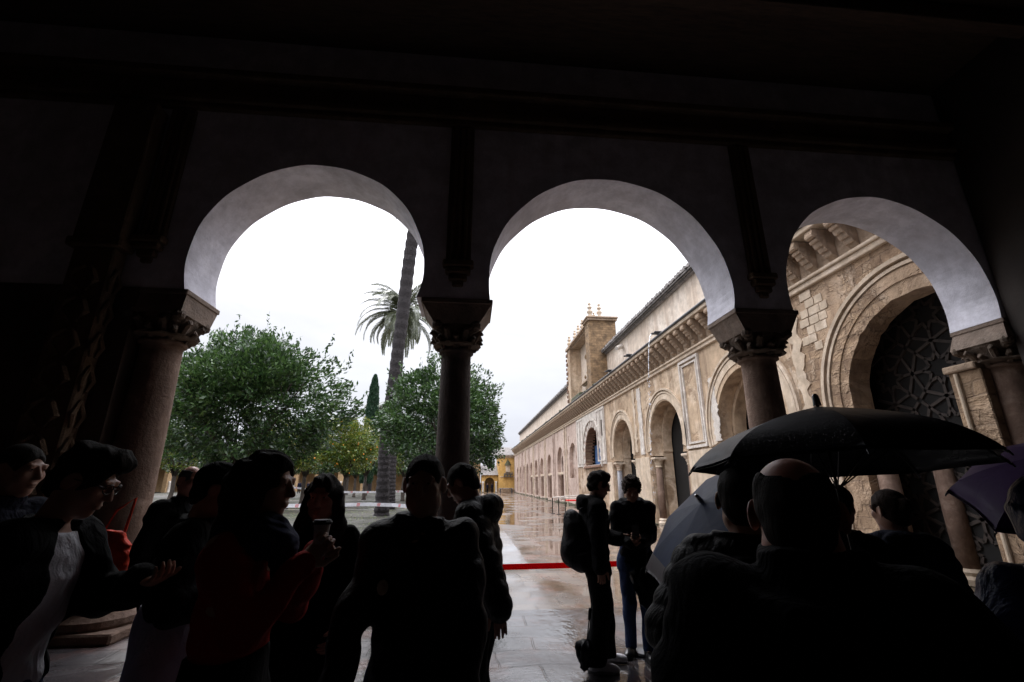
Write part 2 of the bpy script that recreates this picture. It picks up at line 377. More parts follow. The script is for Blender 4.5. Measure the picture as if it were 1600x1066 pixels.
# ---- arcade wall with three horseshoe arches
def horseshoe(cx, r, zc, zi, z0=None, hw=None, n=44, jit=0):
    """outline of an opening: circle about (cx,zc), cut at impost zi, optionally down to z0 with half width hw"""
    a0 = math.asin(max(-1, (zi - zc) / r)); P = []
    for i in range(n + 1):
        a = a0 + (pi - 2 * a0) * i / n; rr = r + (random.uniform(-jit, jit) if jit else 0)
        P.append((cx + rr * cos(a), zc + rr * sin(a)))
    if z0 is not None:
        hw = hw if hw else r
        P += [(cx - hw, zi), (cx - hw, z0), (cx + hw, z0), (cx + hw, zi)] if abs(hw - abs(P[-1][0] - cx)) > 1e-4 else [(cx - hw, z0), (cx + hw, z0)]
    return P
ZI = 4.15
ARCH = [(-2.35, 1.62, 4.63), (2.07, 1.86, 4.44), (6.60, 1.775, 4.48)]   # x, radius, centre height
Y0, Y1 = 6.05, 6.86
def arc_pts(cx, r, zc, n=60, jit=.006):
    a0 = math.asin((ZI - zc) / r); out = []
    ph = random.uniform(0, 6)
    for i in range(n + 1):
        a = pi - a0 - (pi - 2 * a0) * i / n
        rr = r + jit * (sin(a * 7 + ph) + .6 * sin(a * 17 + ph * 2))
        out.append((cx + rr * cos(a), zc + rr * sin(a)))
    return out
out = [(-12.2, ZI)]
for a in ARCH: out += arc_pts(*a)
out += [(9.28, ZI), (9.28, 8.59), (-12.2, 8.59)]
aw = empty('arcade_wall', (0, 6.45, 0))
tag(aw, 'dark limewashed arcade wall with three horseshoe arches framing the courtyard', 'arcade')
MB().prism(out, [], Y0, Y1, lambda s, z, d: (s, d, z)).build('wall', M['white'], aw)
# pier carrying the left end, carved pilaster strips, capped by a cornice
pl = MB().box((-12.2, Y0 - .02, 0), (-4.45, Y1, ZI - .002)).box((8.80, 6.035, 0), (9.28, 6.49, ZI - .002))
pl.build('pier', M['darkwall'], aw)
for cx, z0, w in ((-.235, 4.42, .18), (4.385, 4.42, .17), (-4.45, 4.6, .17)):
    m_ = MB().box((cx - w, Y0 - .07, z0 + .25), (cx + w, Y0 - .002, 7.08), bev=.012)
    for k in (-1, 0, 1): m_.box((cx + k * w * .5 - .028, Y0 - .105, z0 + .30), (cx + k * w * .5 + .028, Y0 - .071, 7.04), bev=.01)
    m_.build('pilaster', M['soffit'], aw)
    m_ = MB()
    for k, (ww, zz, d) in enumerate(((w + .04, .18, .15), (w + .0, .08, .13), (w - .05, -.02, .10), (w - .10, -.10, .07))):
        m_.box((cx - ww, Y0 - d, z0 + zz), (cx + ww, Y0 - .002, z0 + zz + .095), bev=.02)
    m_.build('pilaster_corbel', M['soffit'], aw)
for k, (z0, z1, d) in enumerate(((7.10, 7.20, .09), (7.203, 7.33, .15), (7.333, 7.62, .10), (7.623, 7.75, .22))):
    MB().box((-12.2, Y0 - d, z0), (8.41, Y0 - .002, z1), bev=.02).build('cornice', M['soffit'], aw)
# ceiling beams
for i, yy in enumerate(np.arange(-8.2, 5.6, 1.15)):
    o = MB().box((-11.98, yy, 8.28), (8.41, yy + .22, 8.59), bev=.02).build('ceiling_beam', M['wood'], None, loc=(0, yy, 8.4))
    tag(o, 'dark wooden beam spanning the gallery ceiling overhead', 'beam', 'ceiling beams of the gallery')

# ---- columns of the arcade
def column(cx, cy, r, label, h=3.42, matc='marble', zb=0, hw=.49, capmat='capital'):
    t = empty('stone_column', (cx, cy, zb)); tag(t, label, 'column')
    mb = MB()
    mb.lathe((cx, cy, zb), [(r + .17, .10), (r + .19, .14), (r + .19, .20), (r + .15, .24), (r + .08, .29), (r + .10, .34), (r + .10, .40), (r + .02, .45)], 28, jit=.01)
    mb.box((cx - r - .22, cy - r - .22, zb + .002), (cx + r + .22, cy + r + .22, zb + .11), bev=.02).build('base', M[matc], t, True if False else False)
    sh = []
    for i in range(26):
        f = i / 25; sh.append((r * (1.0 + .04 * sin(pi * min(1, f * 1.1))) * (1 - .10 * f), .45 + (h - .45) * f))
    sh += [(r * .96, h), (r * 1.06, h + .015), (r * 1.06, h + .06), (r * .94, h + .07)]
    MB().lathe((cx, cy, zb), sh, 40, jit=.004).build('shaft', M[matc], t, True)
    # capital: bell + two rows of leaves + volutes
    z = zb + h + .07; mb = MB()
    H = ZI - .34 - z
    mb.lathe((cx, cy, z), [(r * .95, 0), (r * 1.0, H * .3), (r * 1.12, H * .6), (r * 1.3, H * .85), (r * 1.35, H)], 28, jit=.02)
    mb.lathe((cx, cy, z), [(r * 1.0, 0), (r * 1.42, .03), (r * 1.46, .055), (r * 1.05, .085)], 28, jit=.05)
    for row, (zz, rr, nn) in enumerate(((H * .20, r * 1.12, 8), (H * .52, r * 1.25, 8))):
        for k in range(nn):
            a = 2 * pi * (k + .5 * row) / nn
            p = [(cx + cos(a) * (rr - .03), cy + sin(a) * (rr - .03), z + zz - .07), (cx + cos(a) * (rr + .02), cy + sin(a) * (rr + .02), z + zz + .02), (cx + cos(a) * (rr + .09), cy + sin(a) * (rr + .09), z + zz + .07), (cx + cos(a) * (rr + .11), cy + sin(a) * (rr + .11), z + zz + .03)]
            mb.tube(p, [.05, .055, .04, .02], 7)
    for k in range(4):
        a = pi / 4 + k * pi / 2; vx, vy = cx + cos(a) * r * 1.62, cy + sin(a) * r * 1.62
        mb.tube([(cx + cos(a) * r, cy + sin(a) * r, z + H * .5), (vx * .6 + cx * .4, vy * .6 + cy * .4, z + H * .75), (vx, vy, z + H * .88)], [.04, .06, .075], 8)
        mb.lathe((vx, vy, z + H * .72), [(.03, 0), (.075, .03), (.085, .08), (.06, .13), (.03, .15)], 10)
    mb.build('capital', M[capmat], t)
    # impost: square block widening upwards to the wall thickness
    mb = MB()
    def fr(x0, x1, y0, y1, z0, X0, X1, YY0, YY1, z1):
        V = [(x0, y0, z0), (x1, y0, z0), (x1, y1, z0), (x0, y1, z0), (X0, YY0, z1), (X1, YY0, z1), (X1, YY1, z1), (X0, YY1, z1)]
        mb.add(V, [(3, 2, 1, 0), (4, 5, 6, 7), (0, 1, 5, 4), (1, 2, 6, 5), (2, 3, 7, 6), (3, 0, 4, 7)])
    a = r * 1.35
    fr(cx - a, cx + a, cy - a, cy + a, ZI - .34, cx - hw, cx + hw, Y0 + .01, Y1 - .01, ZI - .07)
    mb.box((cx - hw - .015, Y0 - .015, ZI - .07), (cx + hw + .015, Y1 + .015, ZI - .003), bev=.008)
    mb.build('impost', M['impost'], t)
    return t
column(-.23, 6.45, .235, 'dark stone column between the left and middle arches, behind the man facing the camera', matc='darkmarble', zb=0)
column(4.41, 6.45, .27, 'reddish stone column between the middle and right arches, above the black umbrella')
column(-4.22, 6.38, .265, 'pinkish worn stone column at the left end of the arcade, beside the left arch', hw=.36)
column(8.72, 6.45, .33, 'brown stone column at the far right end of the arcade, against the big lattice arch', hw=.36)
# green tinted stone chip under the right impost is part of the pier
pp = empty('stone_pier', (8.45, 6.62, 0)); tag(pp, 'narrow sandstone pier with vertical edge moulding standing behind the far right column', 'pier')
MB().box((8.26, 6.50, PZ - .1), (8.60, 7.02, 3.44), bev=.015).build('shaft', M['stone'], pp)
MB().tube([(8.25, 6.88, -.1), (8.25, 6.88, 3.42)], .04, 10).build('edge_moulding', M['trim'], pp)
MB().box((8.20, 6.52, 3.445), (8.62, 7.06, 3.56), bev=.02).build('cap', M['cornice'], pp)
# carved pilaster at the left of the left column
cp = empty('carved_pilaster', (-4.98, 5.9, 0)); tag(cp, 'brown carved stone pilaster left of the left end column', 'pilaster')
mb = MB().box((-5.30, 5.72, .0), (-4.62, 6.02, .35), bev=.02)
mb.build('base', M['soffit'], cp)
mb = MB().box((-5.22, 5.80, .353), (-4.70, 6.02, 4.6), bev=.02)
for k in range(9):
    z = .55 + k * .43
    for s in (-1, 1):
        mb.tube([(-4.96 + s * .05, 5.78, z), (-4.96 + s * .16, 5.76, z + .12), (-4.96 + s * .10, 5.75, z + .26), (-4.96 + s * .03, 5.78, z + .33)], [.02, .04, .035, .02], 7)
        mb.tube([(-4.69, 5.9 + s * .04, z), (-4.67, 5.9 + s * .08, z + .14), (-4.68, 5.9, z + .32)], [.02, .035, .02], 7)
mb.build('carved_shaft', M['soffit'], cp)
MB().box((-5.30, 5.74, 4.603), (-4.62, 6.02, 4.72), bev=.02).box((-5.26, 5.77, 4.723), (-4.66, 6.02, 6.95), bev=.02).build('upper_strip', M['soffit'], cp)

# ================================================================== FACADE (x = 8.45, running away in +y)
XF = 8.45
fm = lambda s, z, d: (XF + d, s, z)
fac = empty('mosque_facade', (XF, 30, PZ))
tag(fac, 'long weathered sandstone facade with horseshoe arches and corbelled cornice along the right side', 'building')
BAYS = [(7.5, 1.85, 3.35, 2.55, 1.85), (13.3, 1.74, 3.38, 2.75, 1.9), (19.4, 1.66, 3.44, 2.82, 1.86), (25.15, 1.64, 3.36, 2.82, 1.84)]
# (centre, radius, centre height, impost height, half width below)
def seg(y0, y1, holes, mat, d=(0, .50)):
    MB().prism([(y0, PZ - .2), (y1, PZ - .2), (y1, 6.36), (y0, 6.36)], holes, d[0], d[1], fm).build('wall', mat, fac)
H = [horseshoe(b[0], b[1], b[2], b[3], PZ + .0, b[4], jit=.022 if i == 0 else .006) for i, b in enumerate(BAYS)]
ha = H[0]; ARC = [p for p in ha if p[0] > 6.10 and p[1] > 2.56 and (p[0] > 7.5 or p[1] > 3.4)]   # part of the big arch outside the gallery
ARC = sorted(ARC, key=lambda p: atan2(p[1] - 3.35, p[0] - 7.5))
MB().prism([(9.36, PZ - .2), (10.9, PZ - .2), (10.9, 6.36), (6.06, 6.36), (6.06, 4.55)] + ARC[::-1] + [(9.36, 2.5)], [], 0, .50, fm).build('wall', M['stone'], fac)
seg(10.902, 16.0, [H[1]], M['tan'], (.002, .50))
seg(16.002, 22.35, [H[2]], M['tan'])
seg(22.352, 28.15, [H[3]], M['tan'], (.002, .50))
E_ = (31.6, 1.98, 3.35)
hE = horseshoe(E_[0], E_[1], E_[2], 2.76, n=40)
seg(28.152, 36.1, [hE], M['stone'])
# inner order of each open bay, and a near-black wall painted as the darkness behind
for i, b in enumerate(BAYS):
    if i == 0: continue
    r2 = b[1] - .12
    h2 = horseshoe(b[0], r2, b[2] - .05, b[3] + .2, PZ, r2 + .02)
    MB().prism([(b[0] - 2.9, PZ - .2), (b[0] + 2.9, PZ - .2), (b[0] + 2.9, 6.3), (b[0] - 2.9, 6.3)], [h2], .52, .95, fm).build('inner_wall', M['stone'] if i == 0 else M['tan'], fac)
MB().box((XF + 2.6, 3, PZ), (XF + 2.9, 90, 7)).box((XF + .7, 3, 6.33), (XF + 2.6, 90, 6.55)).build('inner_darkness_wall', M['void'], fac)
# rim mouldings
def rim(cy, zc, r, w, proud, a0, a1, mat, name='arch_moulding', n=48):
    mb = MB(); P = [];
    for i in range(n + 1):
        a = a0 + (a1 - a0) * i / n; P.append((cy + r * cos(a), zc + r * sin(a)))
    for i in range(n + 1):
        a = a1 + (a0 - a1) * i / n; P.append((cy + (r + w) * cos(a), zc + (r + w) * sin(a)))
    mb.prism(P, [], -proud, -.002, fm); mb.build(name, mat, fac)
for (cy, zc, r) in ((7.5, 3.38, 2.50), (19.4, 3.5, 2.06), (25.2, 3.48, 2.0), (13.3, 3.4, 2.3)):
    a1_ = radians(194 if cy > 8 else 101)
    rim(cy, zc, r, .09, .085, radians(-14), a1_, M['trim'])
    rim(cy, zc, r - .13, .07, .05, radians(-14), a1_, M['trim'])
    # smooth voussoir band
    rim(cy, zc, r - .40, .24, .025, radians(-14), a1_, M['trim'] if r < 2.4 else M['stone'], 'voussoir_band')
# impost columns inside the reveals
def small_column(y, x, h, mat, r=.15):
    mb = MB().lathe((x, y, PZ), [(r + .07, 0), (r + .08, .1), (r + .03, .16), (r + .05, .22), (r, .28)], 16); mb.build('column_base', M['trim'], fac)
    MB().lathe((x, y, PZ), [(r, .28), (r * 1.03, 1.2), (r * .92, h - .42)], 18, jit=.01).build('column_shaft', mat, fac, True)
    MB().lathe((x, y, PZ), [(r * .9, h - .42), (r * 1.15, h - .38), (r * .95, h - .33), (r * 1.25, h - .22), (r * 1.15, h - .2), (r * 1.7, h - .08), (r * 1.5, h - .06)], 12, jit=.06).box((x - .27, y - .25, PZ + h - .06), (x + .30, y + .25, PZ + h + .04), bev=.02).build('column_capital', M['trim'], fac)
small_column(20.98, XF + .24, 2.86, M['marble']); small_column(17.80, XF + .24, 2.86, M['marble'])
small_column(26.72, XF + .24, 2.86, M['greymarble']); small_column(23.6, XF + .24, 2.86, M['marble'])
small_column(14.98, XF + .24, 2.80, M['marble']); small_column(9.15, XF + .26, 2.65, M['marble'], .19); small_column(8.55, XF + .9, 2.6, M['marble'], .17)
# pier facings: smooth light dado blocks under each impost line
for y0, y1 in ((10.0, 11.1), (15.35, 17.35), (21.35, 23.2), (27.1, 28.1)):
    MB().box((XF - .05, y0, PZ + .02), (XF - .003, y1, 2.80), bev=.012).build('dado_block', M['trim'], fac)
# stripped vertical plaster strips between bays
for y0, y1, z0, z1, m_ in ((22.15, 22.5, 2.9, 6.3, 'stucco'), (16.75, 17.0, 2.85, 6.33, 'stucco')):
    pass
def ragged(y0, y1, z0, z1, d, mat, name='plaster_patch', n=26, amp=.07):
    L = []; R = []
    for i in range(n + 1):
        z = z0 + (z1 - z0) * i / n
        L.append((y0 + random.uniform(-amp, amp), z)); R.append((y1 + random.uniform(-amp, amp), z))
    MB().prism(L + R[::-1], [], -d, -.004, fm).build(name, mat, fac)
ragged(21.9, 22.35, 2.95, 6.2, .035, M['stucco']); ragged(22.75, 23.05, 3.1, 6.3, .04, M['trim'])
ragged(14.9, 15.25, 3.0, 5.2, .03, M['stucco']); ragged(10.5, 10.85, 2.9, 6.1, .03, M['trim'], amp=.1)
mb = MB()
for r_ in range(7):
    z = 4.75 + r_ * .225; y = 9.35 + .12 * random.random() + .10 * abs(r_ - 4)
    while y < 10.45 - .10 * abs(r_ - 3):
        w_ = random.uniform(.22, .42)
        if random.random() < .66 and (y - 7.5) ** 2 + (z - 3.38) ** 2 > 2.62 ** 2: mb.box((XF - random.uniform(.008, .03), y, z), (XF - .002, y + w_ - .02, z + .205), bev=.006)
        y += w_
mb.build('pale_blockwork', M['trim'], fac)
# white rectangular frame moulding between second and third bays
def frame(y0, y1, z0, z1, w, d, mat, name='frame_moulding', holes=True):
    MB().prism([(y0, z0), (y1, z0), (y1, z1), (y0, z1)], [[(y0 + w, z0 + w), (y1 - w, z0 + w), (y1 - w, z1 - w), (y0 + w, z1 - w)]], -d, -.003, fm).build(name, mat, fac)
frame(15.75, 17.35, 2.88, 6.30, .10, .085, M['stucco']); frame(15.95, 17.15, 3.05, 6.12, .07, .06, M['stucco'])
# ---- white stucco gate bay with striped voussoirs and closed sill
MB().prism([(28.25, 2.76), (36.0, 2.76), (36.0, 6.34), (28.25, 6.34)], [horseshoe(E_[0], 2.42, E_[2], 2.78, n=40)], -.05, -.003, fm).build('stucco_panel', M['stucco'], fac)
for y0 in (28.35, 29.25, 33.95, 34.85): frame(y0, y0 + .75, 2.95, 6.2, .06, .10, M['stucco'], 'stucco_frame')
MB().box((XF - .075, 28.75, 4.5), (XF - .055, 28.95, 5.5)).build('dark_slit_strip', M['darkwall'], fac)  # solid dark strip painted as the shade inside a slit
mb = MB(); n = 30; a0 = math.asin((2.78 - E_[2]) / E_[1])
for i in range(n):
    b0 = a0 + (pi - 2 * a0) * i / n; b1 = a0 + (pi - 2 * a0) * (i + 1) / n
    pr = .05 if i % 2 else .015
    P = [(E_[0] + r * cos(a), E_[2] + r * sin(a)) for r, a in ((1.99, b0), (2.40, b0), (2.40, b1), (1.99, b1))]
    mb.prism(P, [], -pr, -.001, fm, 0 if i % 2 else 1)
mb.build('striped_voussoirs', [M['stucco'], M['pink']], fac)
mb = MB()
for i in range(n):
    b0 = a0 + (pi - 2 * a0) * i / n; b1 = b0 + (pi - 2 * a0) / n * .5
    P = [(E_[0] + r * cos(a), E_[2] + r * sin(a)) for r, a in ((1.93, b0), (1.979, b0), (1.979, b1), (1.93, b1))]
    mb.prism(P, [], .0, .62, fm)
mb.build('striped_soffit', M['rubble'], fac)
rim(E_[0], E_[2], 2.44, .12, .11, a0, pi - a0, M['stucco'])
MB().box((XF + .08, 29.6, PZ), (XF + .6, 33.6, 2.62)).build('closed_infill', M['rubble'], fac)
MB().box((XF - .14, 29.4, 2.60), (XF + .62, 33.8, 2.75), bev=.02).build('sill', M['rubble'], fac)
bb = MB().box((XF + .66, 31.6, 2.80), (XF + .69, 33.4, 4.2), bev=.004).build('banner', M['blue'], None, loc=(XF + .67, 32.4, 2.8))
tag(bb, 'small blue cloth panel inside the striped white stucco archway', 'banner')
# ---- far plain bays
far = [(37.9, 1.25, 3.55), (43.3, 1.45, 3.4), (49.3, 1.3, 3.2), (54.5, 1.3, 3.1), (59.2, 1.3, 3.1), (63.9, 1.2, 3.1), (68.3, 1.2, 3.1), (72.5, 1.1, 3.1), (77.2, 1.1, 3.1), (82, 1.1, 3.1)]
prev = 36.102
for i, (cy, r, zc) in enumerate(far):
    nx = (cy + far[i + 1][0]) / 2 if i + 1 < len(far) else 88
    h = horseshoe(cy, r, zc, zc - .3, PZ + .3 if i else 2.0, r - .05, n=22, jit=.02)
    seg(prev, nx - .002, [h], M['pink'], (.002 * (i % 2), .55)); prev = nx
    MB().prism([(cy - 1.8, PZ), (cy + 1.8, PZ), (cy + 1.8, 6), (cy - 1.8, 6)], [horseshoe(cy, r * .62, zc - .2, zc - .5, 2.0, r * .5, n=16)] if i == 1 else [], .30, .50, fm).build('niche_back', M['pink'], fac)
    if i in (1, 2, 3, 4, 5):
        MB().box((XF + .05, cy - r, 2.35), (XF + .28, cy + r, 2.55), bev=.02).build('niche_lintel', M['trim'], fac)
        MB().lathe((XF + .15, cy + .1, PZ), [(.2, 0), (.16, .3), (.15, 1.9), (.24, 2.3), (.24, 2.5)], 12).build('niche_column', M['marble'], fac, True)
    for yy, w in ((nx - .55, .22), (nx + .25, .16)):
        if yy < 87: MB().box((XF - .07, yy, PZ), (XF - .004, yy + w, 6.34), bev=.01).build('pilaster', M['pink'] if i % 2 else M['trim'], fac)
# rising damp moss foot along the wall
mb = MB()
for i in range(60):
    y = 21 + i * 1.1; mb.box((XF - .04 - .10 * random.random(), y, PZ), (XF - .01, y + 1.1 * random.uniform(.6, 1), PZ + random.uniform(.04, .22)), bev=.015)
tag(mb.build('moss', M['moss'], None, loc=(XF, 30, PZ)), kind='stuff')
# ---- string course, frieze, corbels, eaves
MB().box((XF - .10, 6.87, 6.36), (XF + .3, 88, 6.50), bev=.02).box((XF - .16, 6.87, 6.503), (XF + .3, 88, 6.58), bev=.02).build('string_course', M['trim'], fac)
MB().box((XF + .02, 6.87, 6.583), (XF + .6, 88, 7.42)).build('frieze', M['cornice'], fac)
def corbel_poly():
    P = [(0.0, 7.40), (.52, 7.40), (.54, 7.32)]
    cx, cz = .47, 7.27
    for i in range(7): a = radians(40 - i * 38); P.append((cx + .085 * cos(a), cz + .085 * sin(a)))
    for k in range(4):
        ax, az = .40 - .10 * k, 7.14 - .115 * k
        for a in (-10, -60, -110): P.append((ax + .055 * cos(radians(a)), az + .055 * sin(radians(a))))
    P.append((0, 6.66)); return P
cpoly = corbel_poly(); first = None; ys = np.arange(7.1, 87.5, .62)
def corbel_mesh(mb, y): mb.prism(cpoly, [], y - .12, y + .12, lambda s, z, d: (XF + .01 - s, d, z))
for k, y in enumerate(ys[:100]):
    if first is None:
        mb = MB(); corbel_mesh(mb, y)
        me = mb.build('corbel', M['cornice'], fac); first = me; continue
    c = first.copy(); COL.objects.link(c); c.parent = fac; c.location = (0, y - ys[0], random.uniform(-.012, .012))
mb = MB()
for y in ys[100:]: corbel_mesh(mb, y)
tag(mb.build('distant_corbels', M['cornice'], fac), kind='stuff')
MB().box((XF - .58, 6.87, 7.42), (XF + .6, 88, 7.56), bev=.02).build('eaves_slab', M['trim'], fac)
mb = MB().tube([(XF - .60, 6.88, 7.60), (XF - .60, 88, 7.60)], .055, 8).tube([(XF - .47, 6.88, 7.64), (XF - .47, 88, 7.64)], .05, 8)
mb.build('gutter', M['gutter'], fac)
mb = MB()
for i in range(120):
    y = random.uniform(26, 86); s = random.uniform(.06, .2)
    mb.lathe((XF - .5 + random.uniform(-.08, .3), y, 7.60), [(s, 0), (s * 1.1, s * .3), (s * .5, s * .8)], 6, jit=.3)
tag(mb.build('roof_moss', M['moss'], None, loc=(XF, 50, 7.6)), kind='stuff')
# lean-to tiles between eaves and upper wall
MB().add([(XF - .5, 6.9, 7.58), (XF - .5, 88, 7.58), (9.55, 88, 8.05), (9.55, 6.9, 8.05)], [(0, 3, 2, 1)]).build('lower_roof', M['tile'], fac)
MB().box((9.50, 5.0, 7.3), (9.9, 31.0, 10.30)).build('upper_wall', M['cream'], fac)
MB().box((9.50, 37.5, 7.3), (9.9, 88, 10.30)).build('upper_wall', M['cream'], fac)
def tiles(y0, y1, name='tile_roof'):
    mb = MB(); mb.box((9.34, y0, 10.30), (9.95, y1, 10.40), bev=.01).box((9.26, y0, 10.403), (9.9, y1, 10.47), bev=.01)
    for (X0, Z0, X1, Z1, rr, off) in ((9.10, 10.50, 9.75, 10.72, .125, 0), (9.42, 10.84, 10.6, 11.25, .145, .15)):
        y = y0 + off
        while y < y1 - .2:
            jx = random.uniform(-.03, .03); r = rr * random.uniform(.9, 1.1); nn = 7; V = []
            for (X, Z, q) in ((X0 + jx, Z0, 1.12), (X0 + jx + .30, Z0 + .10, .95), (X0 + .31, Z0 + .13, 1.1), (X1, Z1, .95)):
                for a in range(nn): V.append((X, y + r * q * cos(pi * a / 6), Z + r * q * sin(pi * a / 6)))
            F = [(k * nn + i, k * nn + i + 1, (k + 1) * nn + i + 1, (k + 1) * nn + i) for k in range(3) for i in range(nn - 1)]
            F.append(tuple(range(nn))); mb.add(V, F); y += .31
        mb.add([(X0 + .04, y0, Z0 - .01), (X0 + .04, y1, Z0 - .01), (X1, y1, Z1), (X1, y0, Z1)], [(0, 3, 2, 1)])
        mb.add([(X0 + .05, y0, Z0 - .10), (X0 + .05, y1, Z0 - .10), (X0 + .05, y1, Z0 + .02), (X0 + .05, y0, Z0 + .02)], [(0, 3, 2, 1)])
    mb.build(name, M['tile'], fac)
tiles(6.9, 30.9); tiles(37.6, 88)
MB().tube([(9.47, 26.9, 9.9), (8.98, 26.6, 9.66)], [.15, .13], 14).build('overflow_pipe', M['stucco'], fac)
# waterspouts and falling water
for y in (17.7, 21.3, 24.6, 10.0):
    MB().box((XF - .92, y - .06, 7.64), (XF - .45, y + .06, 7.70), bev=.01).box((XF - .80, y - .12, 7.705), (XF - .42, y + .02, 7.76), bev=.01).build('waterspout', M['gutter'], fac)
mw, nt, b = nodes('falling_water'); b.inputs['Base Color'].default_value = (.9, .93, 1, 1); b.inputs['Roughness'].default_value = .1; b.inputs['Transmission Weight'].default_value = .55; b.inputs['IOR'].default_value = 1.33
M['water'] = mw
mb = MB(); y = 17.7; pts = []; rad = []
for i in range(26):
    t = i / 25 * .62; pts.append((XF - .92 - .5 * t, y - .1 * t + .015 * sin(i * 1.7), 7.62 - 4.9 * t * t)); rad.append(.020 * (1 + .6 * sin(i * 2.1)) * (1 - .5 * i / 25))
mb.tube(pts, rad, 7)
for i in range(60):
    t = random.uniform(.6, 1.22); s = random.uniform(.008, .022)
    mb.lathe((XF - .92 - .5 * t + random.gauss(0, .03), y - .1 * t + random.gauss(0, .03), 7.62 - 4.9 * t * t), [(s * .3, 0), (s, s), (s * .2, s * 4)], 5)
ws = mb.build('water_stream', mw, None, True, loc=(XF - 1.1, y, 7.6)); tag(ws, kind='stuff')

# ---- tall portal (buttress piers) above the gate bay
por = empty('portal_tower', (XF, 34, 7.6)); tag(por, 'tall stone portal rising above the facade roofline, with blackened pier and finials', 'tower')
MB().box((8.30, 30.35, 7.6), (10.3, 31.5, 12.85), bev=.03).build('pier', M['darkstone'], por)
MB().box((8.18, 30.2, 12.853), (10.4, 31.6, 13.0), bev=.03).box((8.1, 30.1, 13.003), (10.45, 31.7, 13.12), bev=.03).build('pier_cap', M['cornice'], por)
MB().box((8.30, 36.9, 7.6), (10.3, 38.0, 12.6), bev=.03).build('pier', M['tan'], por)
MB().box((8.18, 36.8, 12.603), (10.4, 38.1, 12.85), bev=.03).build('pier_cap', M['cornice'], por)
mb = MB()
for k in range(12): mb.box((8.20, 38.0 - .3 * (k % 2), 7.7 + k * .4), (8.34, 38.08, 7.95 + k * .4), bev=.03)
mb.build('quoins', M['rubble'], por)
MB().box((9.25, 31.5, 7.6), (9.7, 36.9, 12.75)).build('recess_wall', M['cream'], por)
MB().box((8.5, 31.5, 12.60), (9.9, 36.9, 12.75), bev=.02).box((8.25, 31.5, 12.753), (9.9, 36.9, 12.9), bev=.02).add([(8.25, 31.5, 12.9), (8.25, 36.9, 12.9), (9.9, 36.9, 13.3), (9.9, 31.5, 13.3)], [(0, 3, 2, 1)]).build('recess_cornice', M['cornice'], por)
MB().box((8.9, 33.3, 8.95), (9.25, 35.1, 9.05), bev=.02).box((8.75, 33.1, 9.053), (9.25, 35.3, 9.2), bev=.02).box((9.0, 33.6, 8.6), (9.25, 34.8, 8.947), bev=.04).build('bracket', M['cornice'], por)
mb = MB()
for k, (y, z, s) in enumerate(((34.2, 9.6, .35), (34.2, 10.3, .28), (33.8, 10.0, .2), (34.6, 10.0, .2), (34.2, 10.9, .25), (33.4, 11.4, .2), (35.0, 11.4, .2), (34.2, 11.7, .3), (33.0, 9.8, .15), (35.4, 9.8, .15))):
    mb.lathe((9.2, y, z - s), [(s * .3, 0), (s * .8, s * .4), (s, s), (s * .7, s * 1.6), (s * .2, s * 2)], 10, sx=.5, jit=.1)
mb.build('relief', M['darkstone'], por)
MB().box((8.2, 33.6, 7.6), (8.9, 36.6, 8.25), bev=.1).build('roof_hump', M['moss'], por)
def finial(x, y, z, s):
    MB().lathe((x, y, z), [(.16 * s, 0), (.16 * s, .12 * s), (.08 * s, .17 * s), (.20 * s, .32 * s), (.22 * s, .42 * s), (.10 * s, .54 * s), (.07 * s, .60 * s), (.16 * s, .68 * s), (.18 * s, .76 * s), (.08 * s, .86 * s), (.06 * s, .92 * s), (.12 * s, .98 * s), (.10 * s, 1.08 * s), (.02 * s, 1.16 * s)], 12).build('finial', M['trim'], por, True)
finial(8.45, 30.4, 13.12, 1.0); finial(9.15, 30.4, 13.12, .95); finial(8.8, 31.3, 13.12, .55); finial(9.0, 31.35, 13.12, .65)
for y in (33.0, 34.3, 35.6): finial(8.5, y, 12.95, .8)
finial(8.45, 37.5, 12.85, .95)

# ---- lattice screens inside the arches
def lattice(cy, x, w, z0, z1, label, cell=.62, bw=.035):
    t = empty('lattice_screen', (x, cy, z0)); tag(t, label, 'screen')
    MB().box((x + .04, cy - w, z0), (x + .10, cy + w, z1)).build('darkness_sheet', M['void'], t)  # near-black sheet added as the darkness behind the lattice
    mb = MB(); c = (cell)
    ny = int(2 * w / c) + 1; nz = int((z1 - z0) / c) + 1
    def bar(y0, zz0, y1, zz1):
        d = Vector((y1 - y0, zz1 - zz0)); L = d.length; d /= L; nrm = Vector((-d.y, d.x)) * bw / 2
        q = [(y0 + nrm.x, zz0 + nrm.y), (y1 + nrm.x, zz1 + nrm.y), (y1 - nrm.x, zz1 - nrm.y), (y0 - nrm.x, zz0 - nrm.y)]
        for p in q:
            if not (cy - w - .05 < p[0] < cy + w + .05 and z0 - .05 < p[1] < z1 + .05): return
        mb.prism(q, [], 0, .04, lambda s, z, dd: (x + dd, s, z))
    for i in range(ny):
        for j in range(nz):
            y = cy - w + (i + .5) * c; z = z0 + (j + .5) * c
            for k in range(8):                       # eight pointed star with radiating straps
                a = radians(45 * k); b2 = radians(45 * k + 22.5); a3 = radians(45 * (k + 1))
                ro, ri = c * .30, c * .17
                bar(y + ro * cos(a), z + ro * sin(a), y + ri * cos(b2), z + ri * sin(b2))
                bar(y + ri * cos(b2), z + ri * sin(b2), y + ro * cos(a3), z + ro * sin(a3))
                R_ = c * .5 if k % 2 == 0 else c * .66
                bar(y + ro * cos(a), z + ro * sin(a), y + R_ * cos(a), z + R_ * sin(a))
                bar(y + c * .5 * cos(a), z + c * .5 * sin(a), y + c * .5 * cos(a3), z + c * .5 * sin(a3))
    mb.build('strapwork', M['lattice'], t)
lattice(6.9, XF + .95, 2.8, PZ, 5.6, 'dark wooden lattice of stars filling the big right arch', 1.15, .06)
